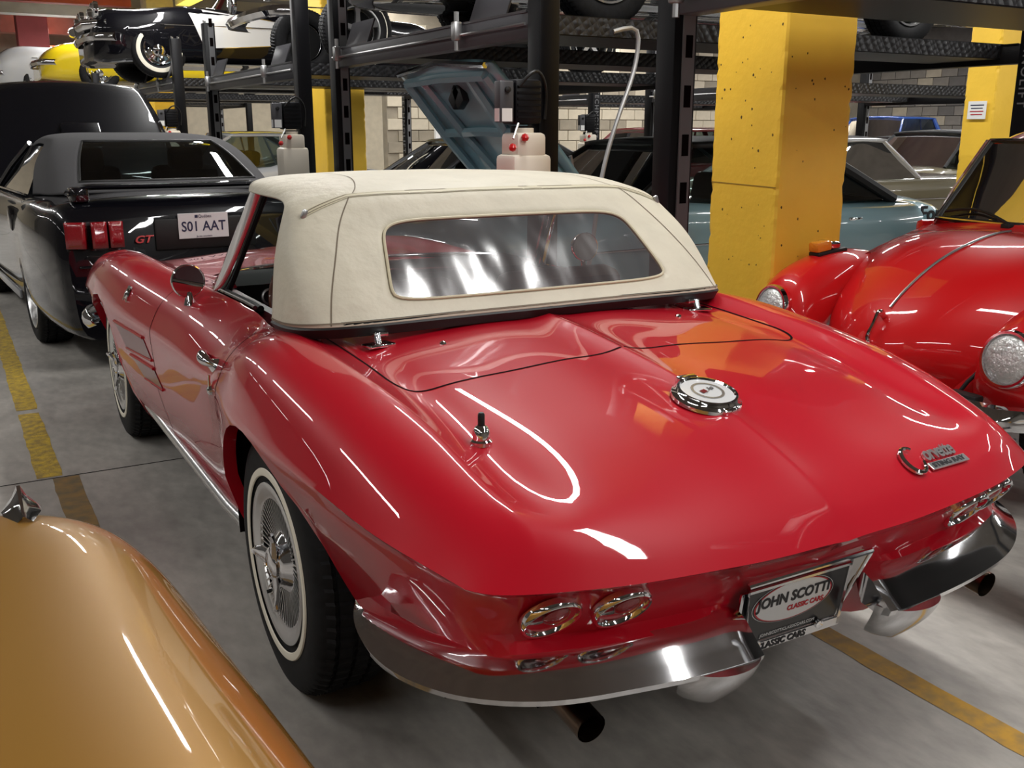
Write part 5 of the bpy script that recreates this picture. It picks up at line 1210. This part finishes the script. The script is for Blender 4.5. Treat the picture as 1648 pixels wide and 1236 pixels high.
# ------------------------------------------------------------------ gold car in the lower left foreground
gd = thing('gold_car', 'metallic gold car with a chrome fender ornament, only its near fender and hood corner showing', 'car', (-1.95, -2.4, 0))
ox, oy = -1.95, -2.4
G = []
for (y, dz, dx) in ((-.715, -.16, -.045), (-.722, -.06, -.025), (-.745, -.022, -.010), (-.80, -.004, 0), (-1.0, .0, .006), (-1.4, .006, .012), (-1.9, .012, .018), (-2.6, .02, .022), (-3.6, .03, .022)):
    sl = (-y - .8) * .055 if y < -.8 else 0
    row = []
    for (x, z) in ((-2.70, .850), (-2.35, .860), (-2.0, .868), (-1.75, .872), (-1.58, .876), (-1.45, .876), (-1.37, .868), (-1.305, .852), (-1.250, .820), (-1.208, .765), (-1.182, .68), (-1.182, .56), (-1.186, .42), (-1.20, .26)):
        k = min(1, max(0, (z - .26) / .5))
        rx = x + dx + sl * .9 * (1 if x > -1.6 else .6); ry = y + (-.085 * max(0, (x + 1.45) / .27) ** 2.4 if y > -.9 else -.03 * max(0, (x + 1.45) / .27) ** 2 if y > -1.1 else 0)
        row.append((rx - ox, ry - oy, z + dz * k))
    G.append(row)
# front face going down
f0 = [[(p[0], p[1] - .01 * i, max(.2, p[2] - .16 * i)) for p in G[0]] for i in (3, 2, 1)]
Gg = smooth_grid(np.array(f0 + G), 6, 4); q = MB(); q.grid([[tuple(p) for p in r] for r in Gg]); gb = q.build('body_shell', 'gold', gd); md = gb.modifiers.new('t', 'SOLIDIFY'); md.thickness = .01; md.offset = 1
oxx, oyy = -1.378 - ox, -.765 - oy
q = MB(); q.grid([[(oxx + x * .22, oyy + .020 + y * .4, z) for (x, z) in ((-hw, .862 + h0), (-hw * .45, .870 + h * .30), (-hw * .10, .870 + h * .8), (hw * .10, .870 + h * .8), (hw * .45, .870 + h * .30), (hw, .862 + h0))] for (y, hw, h, h0) in ((.03, .05, -.015, -.02), (.012, .09, .012, -.004), (-.02, .11, .034, .002), (-.06, .12, .030, .004), (-.12, .11, .014, .005), (-.22, .05, .008, .006))]); q.build('fender_ornament', 'chrome', gd)
L = curve([(-1.185 - ox, -.86 - oy, .60), (-1.178 - ox, -1.2 - oy, .60), (-1.165 - ox, -2.0 - oy, .61), (-1.15 - ox, -3.5 - oy, .62)], 30)
q = MB(); q.tube(L, .011, 8); q.build('side_moulding', 'chrome', gd)
make_wheel(gd, 'wheel', (.66, .80, .33), R=.33, rb=.19, wdt=.18, style='cap', side=1)
q = MB(); q.box((-.1, .3, .24), (1.3, 1.9, .05)); q.build('underbody', 'blackgap', gd)
M['darkgrey'] = mat('dark_grey_paint', (.035, .036, .04, 1), .3, coat=1)
# ------------------------------------------------------------------ parked cars of the background rows
def parked_car(name, label, loc, rz, paint, L=4.5, W=1.78, belt=.93, hood=.90, deck=.90, H=1.36, cab=(.55, .05, -.95, -1.45), roofm=None, R=.33, style='cap', ww=None, gh=True, wb=None, nose=.62, lamps=True, rb=.19, glass='glassdark', split=(.55,), group=None, arch=.045):
    t = thing(name, label, 'car', loc, rz, group); h = L / 2; w_ = W / 2
    yf, yr = wb or (h - .88, -h + 1.0)
    st = [(h, nose, nose - .02, w_ * .78), (h - .06, nose + .09, nose + .07, w_ * .88), (h - .35, hood - .05, hood - .08, w_ * .96), (h - .9, hood, hood - .02, w_), (cab[0] + .1, belt, belt - .015, w_), ((cab[0] + cab[3]) / 2, belt, belt - .01, w_ * .99), (cab[3] - .05, belt - .01, belt - .02, w_), (-h + .6, deck, deck - .015, w_ * .98), (-h + .15, deck - .04, deck - .06, w_ * .93), (-h + .02, deck - .14, deck - .16, w_ * .86), (-h, deck - .22, deck - .24, w_ * .80)]
    loft_body('body_shell', st, paint, t, 4, 3, cuts=((yf, R, R + arch), (yr, R, R + arch)))
    car_wheels(t, yf, yr, w_ - .125, R, style, ww, rb)
    if gh: greenhouse(t, cab, belt - .02, H, w_ * .84, w_ * .66, paint, roofm, glass, side_split=split)
    blade_bumper(t, h + .08, .46, w_ * .98, .10, .22, 'chrome', 'front_bumper'); blade_bumper(t, -h - .06, .48, w_ * .96, .10, .2, 'chrome', 'rear_bumper', -1)
    if lamps:
        for s_ in (-1, 1): round_lamp(t, Vector((s_ * w_ * .68, h + .005, nose + .02)), (0, 1, 0), .085); 
        for s_ in (-1, 1):
            q = MB(); q.box((s_ * w_ * .60, -h - .005, deck - .30), (.26, .04, .09), None, .012); q.build('tail_lamp', 'redlens', t)
    q = MB(); 
    for s_ in (-1, 1):
        q = MB(); q.tube([(s_ * (w_ + .002), h - .75, belt - .24), (s_ * (w_ + .004), 0, belt - .23), (s_ * (w_ - .01), -h + .5, belt - .24)], .007, 6); q.build('side_moulding', 'chrome', t)
        q = MB(); q.box((s_ * (w_ + .01), cab[3] + .55, belt - .13), (.025, .13, .022), None, .008); q.build('door_handle', 'chrome', t)
    return t
Q = PI / 2
teal = parked_car('teal_coupe', 'teal blue classic coupe with raised hood and black roof, parked behind the yellow pillar', (3.15, 3.44, 0), Q, 'teal', L=4.2, W=1.74, belt=.93, hood=.90, deck=.93, H=1.33, cab=(.92, .30, -.75, -1.50), roofm='blacktop')
hood_t = []
for k in range(9):
    t_ = k / 8; hood_t.append([(x * (.70 - .06 * t_), 1.05 + .78 * t_ - (.04 * t_ * abs(x) ** 2), .95 + .86 * t_ - .03 * x * x + .02 * math.sin(PI * t_)) for x in np.linspace(-1, 1, 13)])
q = MB(); q.grid(hood_t); th = q.build('raised_hood', 'teal', teal); md = th.modifiers.new('t', 'SOLIDIFY'); md.thickness = .03
def hp(x, t_, d): return Vector((x * (.70 - .06 * t_), 1.05 + .78 * t_ + d * .70, .95 + .86 * t_ - .03 * x * x - d * .66))
for xa, ta, xb, tb in ((-.85, .1, -.85, .92), (.85, .1, .85, .92), (-.85, .1, .85, .1), (-.85, .55, .85, .55), (-.85, .92, .85, .92), (-.35, .1, -.5, .92), (.35, .1, .5, .92)):
    q = MB(); q.tube([hp(xa, ta, .035), hp((xa + xb) / 2, (ta + tb) / 2, .05), hp(xb, tb, .035)], .032, 6); q.build('hood_brace', 'teal', th)
q = MB(); q.tube([hp(-.95, .98, .02), hp(0, 1.0, .02), hp(.95, .98, .02)], .018, 6); q.build('hood_lip', 'chrome', th)
q = MB(); q.box(hp(-.1, .80, .05), (.10, .05, .14), Matrix.Rotation(.6, 4, 'Y'), .01); q.box(hp(-.02, .80, .05), (.10, .05, .14), Matrix.Rotation(-.7, 4, 'Y'), .01); q.build('hood_latch', 'blacktrim', th)
for x in (-.6, .6): q = MB(); q.tube([(x, 1.15, .86), (x * 1.02, 1.25, 1.25)], .012, 6); q.build('hood_hinge', 'steel', teal)
text_mesh('rear_lettering', 'Ford', .15, 'ink', teal, axis_mtx((-.868, -1.80, .80), (-1, 0, 0), (0, -1, 0)), .004, bold=.004, xscale=1.1)
parked_car('dark_coupe', 'dark grey coupe with chrome windshield frame just behind the raised teal hood', (3.6, 7.75, 0), Q, 'darkgrey', L=4.5, H=1.30, cab=(.62, .05, -.85, -1.5))
parked_car('silver_coupe', 'silver coupe under the two tone car lift, left of the first white oil tank', (2.0, 11.65, 0), Q, 'silver', L=4.4, H=1.36, belt=.95, cab=(.7, .05, -.75, -1.5))
parked_car('maroon_wagon', 'dark maroon wagon far behind the braided hose', (7.8, 9.95, 0), Q, 'maroon', L=4.4, H=1.42, belt=.95, deck=.98, cab=(.6, .1, -1.7, -2.05), split=(.35, .68))
parked_car('olive_convertible', 'olive beige car with pale grey top facing right, between yellow pillar and beetle', (7.52, 5.95, 0), -Q, 'olive', L=4.5, W=1.82, belt=.90, H=1.32, cab=(.55, .1, -.6, -1.3), roofm='silver', glass='glass')
parked_car('black_roof_sedan', 'olive sedan with black roof, just beyond the pale topped olive convertible', (11.4, 7.55, 0), Q, 'olive', L=4.7, W=1.8, H=1.38, belt=.92, roofm='blacktop', cab=(.8, .2, -.9, -1.7))
og = parked_car('orange_fastback', 'orange red fastback with black window louvres far behind the olive car', (13.2, 9.7, 0), Q, 'orange', L=4.5, H=1.28, belt=.92, roofm='blacktop', cab=(.6, .1, -.6, -1.9))
parked_car('blue_pickup', 'bright blue truck cab farthest away beside the block wall', (15.1, 11.75, 0), Q, 'blue', L=4.6, W=1.9, H=1.65, belt=1.08, hood=1.05, deck=1.05, cab=(.5, .15, -.75, -.95))
for k in range(5):
    q = MB(); q.box((0, -.75 - .22 * k, 1.24 - .065 * k), (1.05, .16, .012), Matrix.Rotation(.1, 4, 'X')); q.build('louvre_slat', 'blacktop', og, False)
# cars up on the lifts
parked_car('lifted_black_coupe', 'black car on the lift above the teal coupe, mostly cut by the frame', (3.25, 3.44, 1.97), Q, 'black', L=4.5, W=1.74, style='five', gh=False, wb=(1.25, -1.28), rb=.20)
parked_car('lifted_grey_coupe', 'dark grey car with chrome wheels and raised white letter tires on the second lift', (3.20, 7.30, 1.94), Q, 'darkgrey', L=3.9, W=1.74, style='five', gh=False, wb=(1.2, -1.3), rb=.20, ww=(.262, .272))
c1 = parked_car('two_tone_roadster', 'black roadster with white side panel and wide whitewall tires, on a lift at upper left', (2.60, 11.65, 2.02), Q, 'black', L=4.45, W=1.80, belt=.86, hood=.86, deck=.84, R=.335, gh=False, ww=(.222, .272), rb=.185, wb=(1.50, -1.05), arch=.075, nose=.66)
CB = bvh_of([o for o in c1.children if o.name.startswith('body_shell')])
for s_ in (-1, 1):
    rows_ = []
    for k in range(17):
        t_ = k / 16; y = 1.06 - 1.9 * t_; zc = .60 - .05 * t_; hh = .235 * (1 - t_) ** .7 + .008; r = []
        for u in np.linspace(-1, 1, 7):
            hit = CB.ray_cast(Vector((s_ * 2, y + (.10 * u if k == 0 else .10 * u * (1 - t_)), zc + hh * u)), Vector((-s_, 0, 0)))
            p = hit[0] if hit[0] is not None else Vector((s_ * .9, y, zc)); r.append(tuple(p + Vector((s_ * .006, 0, 0))))
        rows_.append(r)
    q = MB(); q.grid(rows_); q.build('side_cove', 'white', c1)
    q = MB(); q.tube([r[-1] for r in rows_] + [r[0] for r in rows_[::-1]], .008, 6, closed=True); q.build('cove_trim', 'chrome', c1)
    for x in (.52, .74): round_lamp(c1, Vector((s_ * x, 2.18, .76)), (0, 1, .05), .085)
    q = MB(); q.tube([(s_ * .80, 2.05, .62), (s_ * .62, 2.28, .60), (s_ * .30, 2.32, .58)], [.05, .065, .05], 12); q.build('bumper_bullet', 'chrome', c1)
    q = MB(); q.lathe([(.40, 0), (.395, .012), (.385, .004)], 32, axis_mtx((s_ * .895, 1.50, .335), (s_, 0, 0)), a0=0, a1=2 * PI) if False else None
for k in range(9): q = MB(); q.tube([(-.36 + .09 * k, 2.27, .52), (-.36 + .09 * k, 2.29, .66)], .022, 8); q.build('grille_tooth', 'chrome', c1)
q = MB(); q.grid([[(x * .62, .55 + .12 * (1 - x * x) - .25 * t_, .84 + .33 * t_) for x in np.linspace(-1, 1, 13)] for t_ in np.linspace(0, 1, 5)]); q.build('windshield', 'glass', c1)
q = MB(); q.tube([(x * .62, .30 + .12 * (1 - x * x), 1.17) for x in np.linspace(-1, 1, 13)], .016, 6); q.build('windshield_frame', 'chrome', c1)
parked_car('yellow_sports_car', 'bright yellow car on a far lift, nose towards the left', (2.45, 16.95, 2.02), Q, 'yellowpaint', L=4.4, W=1.8, belt=.90, hood=.82, nose=.50, gh=True, H=1.25, lamps=False)
parked_car('pale_silver_car', 'pale silver car on a far lift behind the yellow car', (2.0, 21.0, 2.02), Q, 'silver', L=4.6, W=1.9, belt=1.0, hood=1.0, H=1.5)
parked_car('small_red_car', 'small bright red car at the far left edge on a lift', (1.1, 24.6, 1.95), Q, 'orange', L=4.2, W=1.75, hood=.85)
lift('most distant lift at the left edge, carrying a pale silver car', .3, 4.6, 19.8, 22.3, 1.92, 2.3)
lift('distant lift by the back wall, carrying a small red car', -.7, 3.4, 23.4, 25.9, 1.85, 2.2)
